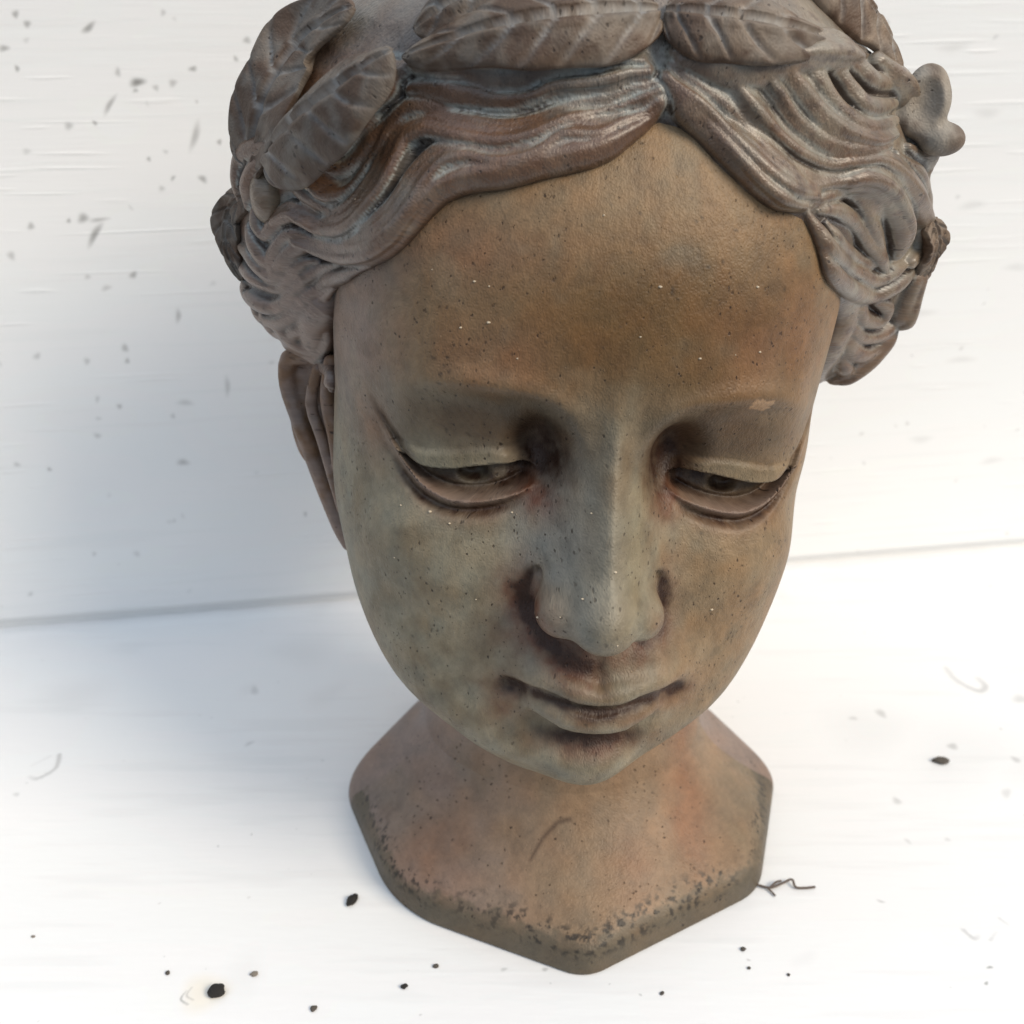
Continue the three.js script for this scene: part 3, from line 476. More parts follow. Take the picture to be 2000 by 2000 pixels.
{
  const m = new THREE.MeshStandardMaterial({ map: wallMap, bumpMap: wallBump, bumpScale: 0.0003, roughness: 0.5 });
  const g = boardGeo(0.9, 0.4, 0.018, 0.002), p = g.attributes.position, uv = g.attributes.uv;
  for (let i = 0; i < p.count; i++) uv.setXY(i, (p.getX(i) / CM - 45 - WX0) / (WX1 - WX0), (p.getY(i) / CM + 0.25) / WY1);
  g.translate(-0.45, 0.0025, 0);
  const wall = new THREE.Mesh(g, m); wall.name = 'wall'; wall.userData = { kind: 'structure', label: 'white painted board wall flecked with dirt behind the bust', category: 'wall' };
  wall.position.set(-6.46 * CM, 0, -9.79 * CM); wall.rotation.y = 8.6 * RAD; wall.castShadow = wall.receiveShadow = true; scene.add(wall);
  const rail = new THREE.Mesh(new THREE.BoxGeometry(0.9, 0.03, 0.01), new THREE.MeshStandardMaterial({ color: new THREE.Color().setRGB(0.74, 0.735, 0.72), roughness: 0.6 }));   // recessed foot added so a grey band of shade shows above the ledge
  rail.name = 'added_foot_rail'; rail.position.set(0, 0.002, -0.0066); rail.castShadow = rail.receiveShadow = true; wall.add(rail);
}
// ---------- the ledge the bust stands on ----------
const SX0 = -20, SX1 = 22, SZ0 = -15, SZ1 = 8;
const [ledgeMap, ledgeBump] = (() => {
  const W = 2048, k = W / (SX1 - SX0), H = Math.round((SZ1 - SZ0) * k), S = new Float32Array(W * H), Tn = new Float32Array(W * H), B = new Float32Array(W * H), R = rng(8);
  const at = (x, z) => [(x - SX0) * k, (SZ1 - z) * k];
  const spot = (L, x, z, r, v, rx = 1, turn = 0, soft = 0.5) => { const q = at(x, z); stamp(L, W, H, q[0], q[1], r * rx * k, r * k, turn, v, soft, false, R() * 9); };
  const arc = (L, pts, r, v) => { const c = curve(pts.map(([x, z, w]) => [x, z, 0, w ?? 1]), 12); for (const p of c) spot(L, p[0], p[1], r, v * p[3], 1, 0, 0.7); };
  for (const [x, z, r, v] of [[-12.7, -1.6, 0.06, 0.25], [-7.95, -5.57, 0.1, 0.25], [-7.63, -3.42, 0.06, 0.25], [-6.6, 1.5, 0.03, 0.2], [9.83, -3.3, 0.1, 0.4], [8.44, -4.59, 0.1, 0.35], [7.67, -4.4, 0.09, 0.3], [7.86, -1.38, 0.08, 0.3], [11.2, -2.8, 0.1, 0.35], [10.5, -1.64, 0.1, 0.22], [12.3, -5.2, 0.16, 0.25], [6.6, 1.6, 0.04, 0.3], [7.7, -0.1, 0.05, 0.2], [8.6, -0.15, 0.05, 0.2], [3.56, 3.08, 0.025, 0.35], [-1.25, 3.3, 0.04, 0.3], [-0.45, 3.3, 0.035, 0.4], [8.24, 3.25, 0.03, 0.6], [8.03, 3.62, 0.03, 0.6]]) spot(S, x, z, r, v, 1 + 0.8 * R(), R() * 3, 0.7);
  for (const [x, z, r] of [[-12.7, -5.4, 0.5], [-7, -7.4, 0.5], [10, -3, 0.9], [11.5, -2.4, 0.6], [8, -4, 0.7]]) spot(S, x, z, r, 0.07, 1.6, 0.2, 0.9);
  arc(S, [[-12.2, -3], [-12.12, -2.5, 0.9], [-12.4, -2.15, 0.8], [-12.62, -2.2, 0.3]], 0.05, 0.38); arc(S, [[-12.4, -2.95, 0.3], [-12.72, -2.6, 0.2]], 0.04, 0.3);
  arc(S, [[10.8, -6.55, 0.6], [10.9, -6, 0.8], [11.3, -5.55], [11.58, -5.75], [11.5, -6.1, 0.5]], 0.07, 0.32); arc(B, [[10.8, -6.55, 0.6], [10.9, -6, 0.8], [11.3, -5.55], [11.58, -5.75]], 0.09, -1);
  arc(S, [[8.05, 2.35], [8.18, 2.55], [8.3, 2.5, 0.3]], 0.04, 0.28); arc(S, [[8.5, 2.6], [8.7, 2.4, 0.3]], 0.03, 0.2); arc(S, [[8.9, 2.05], [9, 2.2, 0.4]], 0.03, 0.2);
  // a nail hole with a yellowed, wrinkled rim
  spot(Tn, -6.95, 3.84, 0.32, 0.55, 1.35, 0.1, 0.6); arc(S, [[-7.3, 3.8, 0.3], [-7.36, 3.98], [-7.2, 4.1, 0.6]], 0.022, 0.5); arc(S, [[-7.22, 3.72, 0.5], [-7.27, 3.9, 0.8], [-7.12, 4.0, 0.5]], 0.018, 0.42); arc(S, [[-6.6, 3.62, 0.1], [-6.5, 3.85, 0.3]], 0.03, 0.2);
  for (let i = 0; i < 220; i++) spot(S, SX0 + R() * (SX1 - SX0), SZ0 + R() * (SZ1 - SZ0), 0.012 + 0.02 * R() * R(), 0.12 + 0.4 * R() * R(), 1 + R(), R() * 3);
  for (let i = 0; i < 26; i++) spot(S, SX0 + R() * (SX1 - SX0), SZ0 + R() * (SZ1 - SZ0), 0.1 + 0.2 * R(), 0.05, 1 + 2 * R(), R() * 3, 0.9);
  return textures(W, H, THREE.MirroredRepeatWrapping, (i, j) => {
    const x = i / k, y = j / k, g = fbm(x * 0.3, y * 3.5, 7.3, 3), f = fbm(x * 2, y * 9, 2.1, 2), big = fbm(x * 0.1, y * 0.25, 4.7, 3), s = S[j * W + i], t = Tn[j * W + i];
    const m = 0.79 + 0.05 * (big - 0.5) - 0.03 * sstep(0.55, 0.75, g);
    let c = [m, m * 0.995, m * 0.985]; c = [mix(c[0], 0.78, t), mix(c[1], 0.7, t), mix(c[2], 0.56, t)];
    return [mix(c[0], 0.1, s), mix(c[1], 0.095, s), mix(c[2], 0.085, s), 0.5 + 0.35 * (g - 0.5) + 0.2 * (f - 0.5) + 0.25 * B[j * W + i] - 0.2 * s + 0.2 * t];
  });
})();
{
  const NX = 420, NZ = 220, X0 = -45, X1 = 45, Z1 = 11, P = [], U = [], tri = [];
  const back = (x) => -9.79 - (x + 6.46) * Math.tan(8.6 * RAD) - 0.3;   // the ledge runs up to the wall
  for (let j = 0; j <= NZ; j++) for (let i = 0; i <= NX; i++) {
    const q = i / NX * 2 - 1, x = 45 * (0.45 * q + 0.55 * q * q * q), t = j / NZ, z = mix(back(x), Z1, Math.pow(t, 1.25)), db = z - back(x);
    let y = 0.05 * (fbm(x * 0.12 + 9, z * 0.3, 0.5, 3) - 0.5) * sstep(5.5, 8, Math.hypot(x, z + 1.5)) - 0.003;
    y += (0.06 * (fbm(x * 1.1, 3.2, 1.1, 3) - 0.45) + 0.03) * sstep(0.85, 0.45, db);   // the thick, wavy line of paint along the wall
    if (j === NZ) y -= 0.05;
    P.push(x * CM, y * CM, z * CM); U.push((x - SX0) / (SX1 - SX0), (SZ1 - z) / (SZ1 - SZ0));
    if (i < NX && j < NZ) { const a = j * (NX + 1) + i, b = a + NX + 1; tri.push(a, b, a + 1, a + 1, b, b + 1); }
  }
  const row = NZ * (NX + 1), n0 = P.length / 3;   // the front edge and underside
  for (let i = 0; i <= NX; i++) { P.push(P[(row + i) * 3], -2.2 * CM, P[(row + i) * 3 + 2]); U.push(U[(row + i) * 2], U[(row + i) * 2 + 1] + 0.1); if (i < NX) tri.push(row + i, n0 + i, row + i + 1, row + i + 1, n0 + i, n0 + i + 1); }
  const n1 = P.length / 3; for (let i = 0; i <= NX; i++) { P.push(P[i * 3], -2.2 * CM, P[i * 3 + 2]); U.push(U[i * 2], U[i * 2 + 1]); if (i < NX) tri.push(n0 + i, n1 + i, n0 + i + 1, n0 + i + 1, n1 + i, n1 + i + 1); }
  const g = new THREE.BufferGeometry(); g.setAttribute('position', new THREE.Float32BufferAttribute(P, 3)); g.setAttribute('uv', new THREE.Float32BufferAttribute(U, 2)); g.setIndex(tri); g.computeVertexNormals();
  const o = new THREE.Mesh(g, new THREE.MeshStandardMaterial({ map: ledgeMap, bumpMap: ledgeBump, bumpScale: 0.0002, roughness: 0.48 }));
  o.name = 'ledge'; o.userData = { kind: 'structure', label: 'white painted ledge dotted with dirt under the bust', category: 'ledge' }; o.castShadow = o.receiveShadow = true; scene.add(o);
}

// ---------- the bust ----------
const bust = new THREE.Group(); bust.name = 'bust'; bust.userData = { label: 'weathered clay bust of a woman with downcast eyes and a leaf wreath in wavy hair', category: 'bust' }; scene.add(bust);
const GAIN = 1.13;   // what one unit of the colours below stands for, over the mean of the clay texture
const clayUV = (h) => [Math.atan2(h[0] - HC[0], h[2] - HC[2]) * 5.6 / TILE, (h[1] - 0.5 * (h[2] + 1.5) * sstep(0, 5, h[1])) / TILE];   // wrapped round the head
const topUV = (h, w) => [w[0] / TILE, (w[2] - w[1]) * 0.72 / TILE];   // laid over the shoulders
function part(mesh, color, material, name, parent, uvAdd = 0, unwrap = clayUV) {
  const n = mesh.P.length / 3, pos = new Float32Array(n * 3), col = new Float32Array(n * 3), uv = new Float32Array(n * 2);
  for (let i = 0; i < n; i++) {
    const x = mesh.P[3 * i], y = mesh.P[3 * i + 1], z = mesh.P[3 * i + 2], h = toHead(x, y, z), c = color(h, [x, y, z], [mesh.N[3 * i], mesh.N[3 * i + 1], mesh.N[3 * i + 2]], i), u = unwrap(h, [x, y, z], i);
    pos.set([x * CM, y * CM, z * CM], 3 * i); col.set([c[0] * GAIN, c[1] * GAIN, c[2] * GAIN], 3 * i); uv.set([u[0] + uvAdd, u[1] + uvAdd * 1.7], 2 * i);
  }
  const g = new THREE.BufferGeometry(); g.setAttribute('position', new THREE.BufferAttribute(pos, 3)); g.setAttribute('normal', new THREE.BufferAttribute(new Float32Array(mesh.N), 3)); g.setAttribute('color', new THREE.BufferAttribute(col, 3)); g.setAttribute('uv', new THREE.BufferAttribute(uv, 2)); g.setIndex(new THREE.BufferAttribute(mesh.tri, 1));
  const o = new THREE.Mesh(g, material); o.name = name; o.castShadow = o.receiveShadow = true; parent.add(o); return o;
}
const mixc = (a, b, t) => [mix(a[0], b[0], t), mix(a[1], b[1], t), mix(a[2], b[2], t)];
const blob = (x, y, cx, cy, rx, ry) => { const a = (x - cx) / rx, b = (y - cy) / ry; return Math.exp(-(a * a + b * b)); };
const C_SOCKET_SHADE = lin(88, 69, 50), C_GREY = lin(138, 128, 107), C_OLIVE = lin(116, 102, 80), C_BROWN = lin(104, 76, 42), C_TAN = lin(142, 114, 82), C_RUST = lin(132, 94, 68), C_STAIN_SHADE = lin(50, 27, 13), C_LIT = lin(150, 140, 112), C_COOL = lin(136, 130, 119), C_CHIP = lin(188, 150, 112), C_RIM = lin(94, 82, 65), C_SOOT = lin(40, 34, 27), C_MAUVE = lin(132, 112, 100), C_CHEST = lin(134, 110, 85), C_RED = lin(104, 55, 32);
const NOSESHADE = flat([[-1.2, -2.9, 0.9], [-1.0, -3.33], [-0.78, -3.62], [-0.5, -3.84, 1.1], [-0.2, -3.98, 1.1], [0.1, -4.02, 0.8], [0.35, -3.95, 0.2]]), NOSESHADE2 = flat([[1.2, -3.0, 0.6], [1.2, -3.5, 0.7], [0.85, -3.72, 0.5], [0.5, -3.85, 0.2]]);  // under the nose: red stain and painted shadow together
function faceColor(h, w) {
  const [x, y, z] = h, n1 = fbm(x * 0.7 + 3, y * 0.7, z * 0.7, 3), n2 = fbm(x * 2.2, y * 2.2 + 5, z * 2.2, 3), n3 = fbm(x * 7, y * 7, z * 7 + 2, 3), j = (n2 - 0.5) * 0.9;
  if (z < -6.5) return C_MAUVE;
  let c = mixc(C_GREY, C_OLIVE, sstep(0.35, 0.75, n2) * 0.7);
  c = mixc(c, C_TAN, sstep(0.3, 2.4, x + j) * sstep(-6.5, -4.5, y) * 0.8);                   // the warmer right cheek, partly painted warm light
  c = mixc(c, C_COOL, blob(x, y, -0.75, -1.9, 0.75, 1.7) * 0.8);                               // left side of the nose, greyed partly as painted shade
  c = mixc(c, C_LIT, blob(x, y, 0.5, -1.7, 0.22, 1.6) * 0.5);  // pale strip paints the light along the right edge of the nose
  const fore = sstep(0.0, 0.7, y + j * 0.4);
  c = mixc(c, C_TAN, fore * 0.9);
  c = mixc(c, C_BROWN, fore * clamp(1.25 * blob(x + j, y, 0.5, 1.5, 2.7, 1.5), 0, 1) * 0.95);
  c = mixc(c, C_OLIVE, clamp(blob(x, y, 0.4, -0.1, 0.7, 1.0) * 1.1 * (0.6 + n2), 0, 1) * 0.75);
  c = mixc(c, C_RUST, clamp((blob(x, y, -1.9, 1.0, 1.1, 0.6) + blob(x, y, 2.5, 1.5, 1.1, 0.9) + blob(x, y, -2.6, 2.5, 1.3, 0.5)) * (0.4 + n2), 0, 1) * 0.55);
  c = mixc(c, C_MAUVE, sstep(-2.9, -3.9, x) * sstep(-1.5, 0.3, y) * 0.8);
  c = mixc(c, C_OLIVE, blob(x, y, -2.1, 0.1, 1.6, 0.25) * 0.6);
  c = mixc(c, C_RUST, blob(x, y, -3.75, -0.7, 0.3, 0.6) * 0.5);
  c = mixc(c, C_GREY, 0.22 * sstep(0.5, 0.72, fbm(x * 1.5 + 9, y * 1.5, z * 1.5, 4))); c = mixc(c, C_SOOT, 0.16 * sstep(0.56, 0.75, fbm(x * 3.1, y * 3.1 + 4, z * 3.1, 4)));
  // clay-red wash in the carved lines, with shade painted into the recesses
  const ax = Math.abs(x - 0.05), lx = Math.abs(x - 0.18), rag = 0.75 + 0.9 * (n3 - 0.5) + 0.6 * j;
  let st = 0, rd = 0;
  if (z > -3.9 && ax < 4) {
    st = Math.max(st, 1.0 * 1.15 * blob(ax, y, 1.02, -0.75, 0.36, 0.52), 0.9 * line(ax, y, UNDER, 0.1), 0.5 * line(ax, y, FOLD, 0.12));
    const pup = Math.hypot((ax - 2.1) / 0.27, (y + 1.16) / 0.17), opening = Math.max(0.72 + 0.28 * sstep(1.9, 1.5, ax), sstep(1.15, 0.8, pup), sstep(rimY(ax) - 0.14, rimY(ax) - 0.05, y)) * sstep(1.05, 1.3, ax) * sstep(3.5, 3.2, ax) * sstep(rimY(ax) + 0.0, rimY(ax) - 0.05, y) * sstep(lowY(ax), lowY(ax) + 0.09, y); st = Math.max(st, 0.9 * opening);  // painted shade below the upper lid, in the pupil and the opening
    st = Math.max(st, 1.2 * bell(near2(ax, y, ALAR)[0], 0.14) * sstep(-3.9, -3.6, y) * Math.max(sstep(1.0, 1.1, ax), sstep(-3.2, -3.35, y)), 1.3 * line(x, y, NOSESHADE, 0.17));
    st = Math.max(st, 1.0 * 1.2 * bell(near2(lx, y + 0.05, GAP)[0], 0.13), 0.9 * blob(lx, y, 1.42, -4.72, 0.28, 0.15), 1.25 * blob(x, y, 0.25, -5.54, 0.85, 0.17));  // stain, deepened as painted shade between the lips and at the corners
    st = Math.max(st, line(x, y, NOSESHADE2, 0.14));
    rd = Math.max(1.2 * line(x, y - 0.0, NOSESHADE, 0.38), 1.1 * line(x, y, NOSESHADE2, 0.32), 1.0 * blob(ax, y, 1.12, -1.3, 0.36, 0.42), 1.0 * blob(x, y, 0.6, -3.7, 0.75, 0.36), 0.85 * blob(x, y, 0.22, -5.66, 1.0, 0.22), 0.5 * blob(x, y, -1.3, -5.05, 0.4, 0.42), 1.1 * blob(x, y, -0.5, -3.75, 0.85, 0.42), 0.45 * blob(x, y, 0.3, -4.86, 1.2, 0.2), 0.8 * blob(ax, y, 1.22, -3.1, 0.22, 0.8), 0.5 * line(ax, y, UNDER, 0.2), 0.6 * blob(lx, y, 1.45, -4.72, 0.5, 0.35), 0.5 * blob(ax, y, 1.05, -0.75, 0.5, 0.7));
    c = mixc(c, C_SOCKET_SHADE, clamp(1.1 * blob(ax, y, 1.95, -0.2, 1.35, 0.5) * (0.75 + 0.5 * n2), 0, 0.85)); c = mixc(c, C_MAUVE, 0.8 * line(ax, y, LOWER, 0.12));  // sockets browned as painted shade below the brow; then the mauve lower lid
    c = mixc(c, C_LIT, 0.2 * sstep(1.25, 1.6, ax) * sstep(3.5, 3.2, ax) * sstep(rimY(ax) - 0.02, rimY(ax) + 0.02, y) * sstep(topY(ax) + 0.1, topY(ax) - 0.02, y));  // lid rim paled in colour, as lit from above
    c = mixc(c, C_RED, clamp(rd * rag, 0, 0.85)); c = mixc(c, C_STAIN_SHADE, clamp(st * (rag + 0.25) * (0.6 + 0.8 * noise(x * 9, y * 9, z * 9 + 4)) - 0.06, 0, 0.94));
    c = mixc(c, C_CHIP, sstep(0.5, 0.62, blob(x, y, 2.35, 0.42, 0.26, 0.14) * (0.2 + 1.7 * fbm(x * 9, y * 9, z * 9, 3))));
  }
  if (z > -5) {   // coarse dark specks, gathered in patches
    const g1 = noise(x * 13 + 2, y * 13, z * 13), g2 = noise(x * 19, y * 19 + 7, z * 19), where = 0.25 * sstep(0.55, 0.75, n1) + 0.75 * (blob(x, y, -2.6, 0.5, 0.9, 0.6) + blob(x, y, 0.9, 3.0, 1.3, 0.6) + blob(x, y, 0.15, -2.8, 0.5, 0.5) + 0.8 * blob(x, y, -3.1, -2.6, 0.7, 0.6) + 0.6 * blob(x, y, 2.5, -2.3, 0.9, 0.6) + 0.5 * blob(x, y, 0.2, 1.4, 1.6, 1.0));
    c = mixc(c, C_SOOT, 0.58 * sstep(0.85 - 0.17 * clamp(where, 0, 1), 0.92 - 0.16 * clamp(where, 0, 1), 0.6 * g1 + 0.4 * g2));
  }
  // the neck and the cut shoulders
  const ch = sstep(4.9, 3.4, w[1]);
  if (ch > 0) {
    let k = mixc(C_CHEST, C_MAUVE, sstep(0.5, -3.5, w[0] + j)); k = mixc(k, C_OLIVE, sstep(3.2, 4.6, w[0] + j * 2) * 0.6 + 0.3 * sstep(0.5, 0.75, n1));
    k = mixc(k, C_RUST, clamp((blob(w[0], w[2], 2.6, 0.7, 0.5, 1.2) + 0.6 * blob(w[0], w[2], -2.7, 1.2, 0.8, 0.8) + 0.5 * blob(w[0], w[2], 1.4, 2.0, 0.5, 0.8)) * (0.35 + n2 * 1.1), 0, 0.8));
    const rimd = planD(w[0], w[2], 0.3), near = sstep(-0.1, 0.0, rimd + (n3 - 0.5) * 0.35) ;
    k = mixc(k, C_RIM, Math.max(near * 0.8, sstep(0.72, 0.55, w[1] + (n3 - 0.5) * 0.3)));
    const gr = noise(w[0] * 11, w[1] * 11, w[2] * 11) * 0.6 + noise(w[0] * 23, w[1] * 23, w[2] * 23) * 0.4;
    k = mixc(k, C_SOOT, sstep(0.56, 0.66, gr) * bell(Math.max(0, Math.abs(rimd + 0.02) - 0.1), 0.16) * sstep(0.3, 0.55, w[1]) * sstep(0.25, 0.6, n1 + 0.14 * (w[0] > 0)) * 0.85);
    k = mixc(k, C_STAIN_SHADE, 0.6 * bell(near2(w[0], w[2], [[-0.72, 1.9, 0, 0.2], [-0.45, 1.6, 0, 1], [-0.15, 1.42, 0, 0.7], [0.1, 1.4, 0, 0]])[0], 0.035));
    c = mixc(c, k, ch);
  }
  return c;
}
const H_MAUVE = lin(138, 117, 104), H_VALLEY = lin(158, 159, 152), H_RIDGE = lin(98, 72, 54), H_BEIGE = lin(134, 120, 100), H_WARM = lin(116, 88, 66), H_DARK = lin(74, 60, 50);
function hairColor(h, w, n) {
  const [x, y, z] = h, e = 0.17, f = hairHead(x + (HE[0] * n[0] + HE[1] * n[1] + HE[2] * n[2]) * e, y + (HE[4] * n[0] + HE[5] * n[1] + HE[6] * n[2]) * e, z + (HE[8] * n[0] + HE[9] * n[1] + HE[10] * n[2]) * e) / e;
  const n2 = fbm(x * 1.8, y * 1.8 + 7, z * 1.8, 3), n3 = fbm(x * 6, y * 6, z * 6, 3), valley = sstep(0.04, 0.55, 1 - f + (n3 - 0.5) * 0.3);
  const low = sstep(3.2, 1.2, y + (n2 - 0.5) * 2), right = sstep(-0.5, 2.5, x);  // the right side is warmer, partly painted light
  let ridge = mixc(H_RIDGE, H_BEIGE, clamp(right * 0.55 + (n2 - 0.5) * 1.2, 0, 1)); ridge = mixc(ridge, H_WARM, sstep(0.45, 0.7, n3) * 0.7); ridge = mixc(ridge, H_MAUVE, low * (1 - right) * 0.75);  // low left crests lightened as painted highlights, to show the relief
  let val = mixc(H_VALLEY, H_BEIGE, right * 0.6); val = mixc(val, H_DARK, low * (1 - 0.5 * right) * 0.8);  // low grooves darkened as painted shade between the strands
  let c = mixc(ridge, val, clamp(valley * 1.1 + sstep(4.2, 6, y) * 0.35 + (n2 - 0.5) * 0.5, 0, 1));
  c = mixc(c, C_STAIN_SHADE, (0.75 + 0.15 * low) * sstep(0.5, 0.72, 1 - f)); c = mixc(c, H_DARK, sstep(0.62, 0.72, n3) * 0.5);  // shade painted into the deepest grooves, then random dark mottling
  return mixc(c, C_STAIN_SHADE, 0.75 * sstep(0.16, 0.02, head(x, y, z)) * sstep(0.3, 0.6, n2 + 0.1));   // red wash along the hairline
}
const L_TOP = lin(110, 100, 90), L_VEIN = lin(172, 170, 166), L_EDGE = lin(78, 58, 44), L_TAN = lin(146, 124, 102);

const clay = new THREE.MeshPhysicalMaterial({ map: clayMap, bumpMap: clayBump, bumpScale: 0.00022, vertexColors: true, roughness: 0.5, specularIntensity: 0.7 });
const glazed = new THREE.MeshPhysicalMaterial({ map: clayMap, bumpMap: clayBump, bumpScale: 0.0003, vertexColors: true, roughness: 0.42, clearcoat: 0.38, clearcoatRoughness: 0.32 });
const leafClay = new THREE.MeshPhysicalMaterial({ map: clayMap, bumpMap: clayBump, bumpScale: 0.0002, vertexColors: true, roughness: 0.55, specularIntensity: 0.7 });

{
  const H = DETAIL, all = nets(body, [-6.6, -0.2, -8.6], [6.6, 18.6, 5.2], H), n = all.P.length / 3, kind = new Uint8Array(n);
  for (let i = 0; i < n; i++) {   // which part each point of the surface belongs to
    const p = [all.P[3 * i], all.P[3 * i + 1], all.P[3 * i + 2]], h = toHead(...p), ax = Math.abs(h[0] - 0.05);
    kind[i] = p[1] < 7 && pedestal(...p) < head(...h) ? 1 : h[2] > -3.6 && ax > 1.2 && ax < 3.3 && h[1] < rimY(ax) - 0.01 && h[1] > lowY(ax) + 0.05 ? (h[0] < 0 ? 2 : 3) : 0;
  }
  const names = ['head', 'shoulders', 'eye', 'eye'], tris = [[], [], [], []];
  for (let t = 0; t < all.tri.length; t += 3) tris[kind[all.tri[t]]].push(all.tri[t], all.tri[t + 1], all.tri[t + 2]);
  let headPart = null;
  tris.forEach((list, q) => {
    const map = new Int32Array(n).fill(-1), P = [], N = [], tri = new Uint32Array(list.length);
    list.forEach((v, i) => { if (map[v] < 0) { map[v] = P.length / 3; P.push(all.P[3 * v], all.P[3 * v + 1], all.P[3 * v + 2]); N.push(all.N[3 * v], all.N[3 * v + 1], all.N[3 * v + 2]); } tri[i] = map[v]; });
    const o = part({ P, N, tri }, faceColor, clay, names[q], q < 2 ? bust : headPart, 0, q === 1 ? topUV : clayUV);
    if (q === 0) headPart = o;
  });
  part(nets(hairAll, [-7.6, 8, -11], [8, 21, 5.2], H), hairColor, glazed, 'hair', bust, 0.37);
  part(nets(earAll, [-7, 5, -6], [-2.5, 13, 3], 0.05), (h) => { const t = fbm(h[0] * 3, h[1] * 3, h[2] * 3, 3); return mixc(C_MAUVE, H_WARM, sstep(0.4, 0.65, t)); }, clay, 'ear', headPart, 0.61);
  LEAVES.forEach((l, i) => {
    const m = leafMesh(l[1], l[2], l[3], l[4], i + 1), right = sstep(-20, 30, l[4][0][0]);
    const o = part(m, (h, w, nn, v) => { const t = fbm(h[0] * 2.4, h[1] * 2.4, h[2] * 2.4, 3), s = fbm(h[0] * 8, h[1] * 8, h[2] * 8, 2); let c = mixc(L_TOP, L_TAN, clamp(right * 0.6 + (t - 0.5), 0, 1)); c = mixc(c, L_EDGE, clamp(sstep(0.45, 0.65, t) * 0.8 + sstep(0.55, 0.7, s) * 0.3, 0, 0.9)); return mixc(c, L_VEIN, clamp(m.V[v] * 1.3 * (s - 0.15), 0, 0.6)); }, leafClay, 'leaf', bust, 0.13 * i, (h, w, v) => m.UV[v]);
    o.userData.label = l[0];
  });
  { // the thick leaf curled out at the right: two swollen lobes round a hollow
    const curl = (X, Y, Z) => { const h = toHead(X, Y, Z), x = h[0] + 0.32, y = h[1] + 0.0, z = h[2] - 0.75; let d = smin(ell(x, y, z, [5.42, 5.02, -5.2], [0.42, 0.6, 0.34]), ell(x, y, z, [5.8, 4.47, -5.15], [0.4, 0.28, 0.32]), 0.12); d = smin(d, cap(x, y, z, [4.8, 4.7, -5.4], [5.4, 4.8, -5.3], 0.3, 0.28), 0.15); d = smax(d, -ell(x, y, z, [5.3, 4.95, -4.86], [0.3, 0.48, 0.22]), 0.1); d = smax(d, -cap(x, y, z, [5.5, 4.72, -4.8], [6.1, 4.62, -4.95], 0.07, 0.03), 0.08); return d + 0.05 * (noise(x * 3, y * 3, z * 3) - 0.5); };
    const c = toWorld(5.1, 4.9, -4.5), o = part(nets(curl, [c[0] - 1.2, c[1] - 1.2, c[2] - 1], [c[0] + 1.2, c[1] + 1.2, c[2] + 1], 0.04), (h) => { const t = fbm(h[0] * 2.6, h[1] * 2.6, h[2] * 2.6, 3); return mixc(mixc(H_VALLEY, L_TAN, 0.55), L_EDGE, clamp(sstep(0.45, 0.7, t) * 0.7 + sstep(5.6, 5.85, h[0] + 0.32 + (t - 0.5) * 0.6) * 0.7, 0, 0.95)); }, leafClay, 'leaf', bust, 0.7, (h) => [h[0] / TILE, h[1] / TILE]);
    o.userData.label = 'thick two-lobed leaf curled outwards at the right of the wreath';
  }
  const berry = (x, y, z, r, q) => { const f = (X, Y, Z) => { const h = toHead(X, Y, Z); return ell(h[0], h[1], h[2], [x, y, z], r) + 0.03 * (noise(h[0] * 3, h[1] * 3, h[2] * 3) - 0.5); }, c = toWorld(x, y, z); const o = part(nets(f, [c[0] - 1, c[1] - 1, c[2] - 1], [c[0] + 1, c[1] + 1, c[2] + 1], 0.05), (h) => mixc(H_RIDGE, H_BEIGE, fbm(h[0] * 4, h[1] * 4, h[2] * 4, 3)), glazed, 'berry', bust, q); o.userData.label = 'oval brown berry at the left of the wreath'; };
  { // pale grit stuck to the clay
    const gs = GRIT.map(([a, e], i) => { const c = Math.cos(e * RAD), dx = Math.sin(a * RAD) * c, dy = Math.sin(e * RAD), dz = Math.cos(a * RAD) * c; let r = 9; for (let k = 0; k < 80; k++) { const d = Math.min(head(HC[0] + dx * r, HC[1] + dy * r, HC[2] + dz * r), hairHead(HC[0] + dx * r, HC[1] + dy * r, HC[2] + dz * r)); r -= d * 0.6; if (Math.abs(d) < 0.003) break; }
      const w = toWorld(HC[0] + dx * r, HC[1] + dy * r, HC[2] + dz * r), s = 0.012 + 0.013 * ((i * 0.618) % 1), g = new THREE.IcosahedronGeometry(s * CM, 1); g.scale(0.8 + ((i * 0.37) % 0.6), 0.7, 1.2); g.rotateY(i); g.translate(w[0] * CM, w[1] * CM, w[2] * CM); return g; });
    const m = new THREE.MeshStandardMaterial({ roughness: 0.7 }); m.color.setRGB(...lin(190, 174, 150));
    const o = new THREE.Mesh(mergeGeometries(gs), m); o.name = 'grit'; o.userData = { kind: 'stuff', label: 'pale grit specks stuck to the clay' }; o.castShadow = o.receiveShadow = true; bust.add(o);
  }
  berry(-5.62, 2.78, -4.6, [0.34, 0.5, 0.4], 0.5);
}

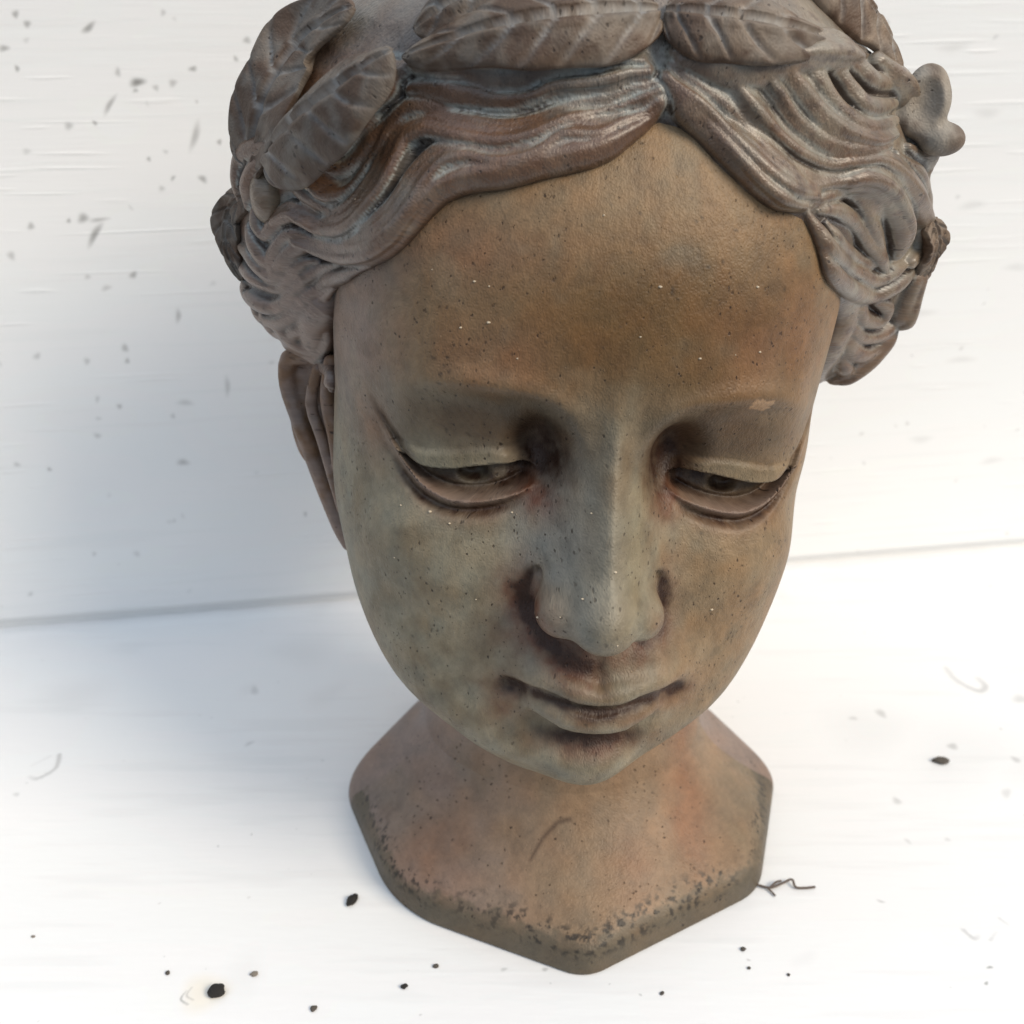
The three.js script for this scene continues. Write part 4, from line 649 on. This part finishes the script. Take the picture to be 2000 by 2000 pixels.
// ---------- crumbs and a twig on the ledge ----------
const soil = [lin(34, 31, 28), lin(78, 72, 65), lin(120, 112, 102)].map((c) => { const m = new THREE.MeshStandardMaterial({ roughness: 0.9 }); m.color.setRGB(...c); return m; });
function crumb(name, x, z, r, stretch, turn, tone, label, seed, category = 'crumb') {
  const g = new THREE.IcosahedronGeometry(1, 3), p = g.attributes.position;
  for (let i = 0; i < p.count; i++) { const a = p.getX(i), b = p.getY(i), c = p.getZ(i), k = 0.65 + 0.7 * noise(a * 1.3 + seed * 7, b * 1.3 + 3, c * 1.3) + 0.25 * (noise(a * 4 + seed, b * 4, c * 4) - 0.5); p.setXYZ(i, a * k * stretch, b * k * 0.6, c * k); }
  g.computeVertexNormals(); g.computeBoundingBox(); g.translate(0, -g.boundingBox.min.y, 0); g.scale(r * CM, r * CM, r * CM);
  const o = new THREE.Mesh(g, soil[tone]); o.name = name; o.position.set(x * CM, -0.0001, z * CM); o.rotation.y = turn; o.castShadow = o.receiveShadow = true;
  o.userData = { label, category, group: 'crumbs of dirt on the ledge' }; scene.add(o);
}
const CRUMBS = [
  [-4.41, 1.59, 0.1, 1.5, 1.2, 0, 'black crumb with a tail, left of the shoulders'], [-7.76, 3.4, 0.045, 1, 0, 1, 'small dark crumb behind the yellowed nail hole'], [-6.08, 3.42, 0.055, 1.6, 0.2, 2, 'pale brown flake right of the yellowed nail hole'],
  [-4.8, 4.19, 0.05, 1.3, 0.8, 1, 'dark crumb at the front, right of the nail hole, nearest the bottom edge'], [-10.71, 2.52, 0.035, 1.2, 0, 2, 'tiny crumb alone at the far left front'], [-2.57, 3.23, 0.045, 1.2, 0.4, 1, 'small dark crumb left of the front tip of the shoulders'],
  [-3.15, 3.7, 0.055, 1.3, 0.3, 0, 'dark crumb in front of the left shoulder, midway between two others'], [3.51, 2.82, 0.05, 1, 0, 1, 'upper crumb of two in a column right of the shoulder tip'], [3.54, 3.27, 0.035, 1, 0, 1, 'lower crumb of two in a column right of the shoulder tip'],
  [4.28, 3.43, 0.03, 1, 0, 1, 'tiny crumb at the front, right of the crumb column'], [1.78, 3.85, 0.035, 1.2, 0.6, 1, 'tiny crumb at the front, just right of the shoulder tip'], [9.35, -2.73, 0.1, 1.9, 0, 1, 'wide dark crumb lying alone on the right of the ledge'],
];
CRUMBS.forEach(([x, z, r, s, t, tone, label], i) => crumb(i ? 'crumb_' + String(i).padStart(3, '0') : 'crumb', x, z, r, s, t, tone, label, i + 1));
{ // black lump added for the dark inside the nail hole
  crumb('hole_dark_lump', -6.7, 3.83, 0.13, 1.2, 0.3, 0, 'black lump standing for the dark of the yellowed nail hole at the front left', 31, 'dirt');
}
{
  const twig = new THREE.Group(); twig.name = 'twig'; twig.position.set(4.1 * CM, 0, 1.2 * CM); twig.userData = { label: 'thin dry twig sticking out beside the right shoulder of the bust', category: 'twig' }; scene.add(twig);
  const m = new THREE.MeshStandardMaterial({ roughness: 0.85 }); m.color.setRGB(...lin(96, 84, 76));
  const tube = (pts, r, name) => { const c = new THREE.CatmullRomCurve3(pts.map(([x, y, z]) => new THREE.Vector3((x - 4.1) * CM, y * CM, (z - 1.2) * CM))); const o = new THREE.Mesh(new THREE.TubeGeometry(c, 40, r * CM, 7), m); o.name = name; o.castShadow = o.receiveShadow = true; twig.add(o); };
  tube([[3.95, 0.05, 1.15], [4.1, 0.05, 1.2], [4.36, 0.06, 1.29], [4.67, 0.08, 1.17], [4.86, 0.1, 1.1], [4.9, 0.05, 1.26], [5.1, 0.03, 1.27], [5.32, 0.04, 1.25]], 0.026, 'stem');
  tube([[4.28, 0.05, 1.26], [4.36, 0.04, 1.36], [4.43, 0.03, 1.48]], 0.02, 'branch'); tube([[4.36, 0.06, 1.28], [4.5, 0.1, 1.18], [4.62, 0.09, 1.13]], 0.024, 'branch');
}
renderer.render(scene, camera);
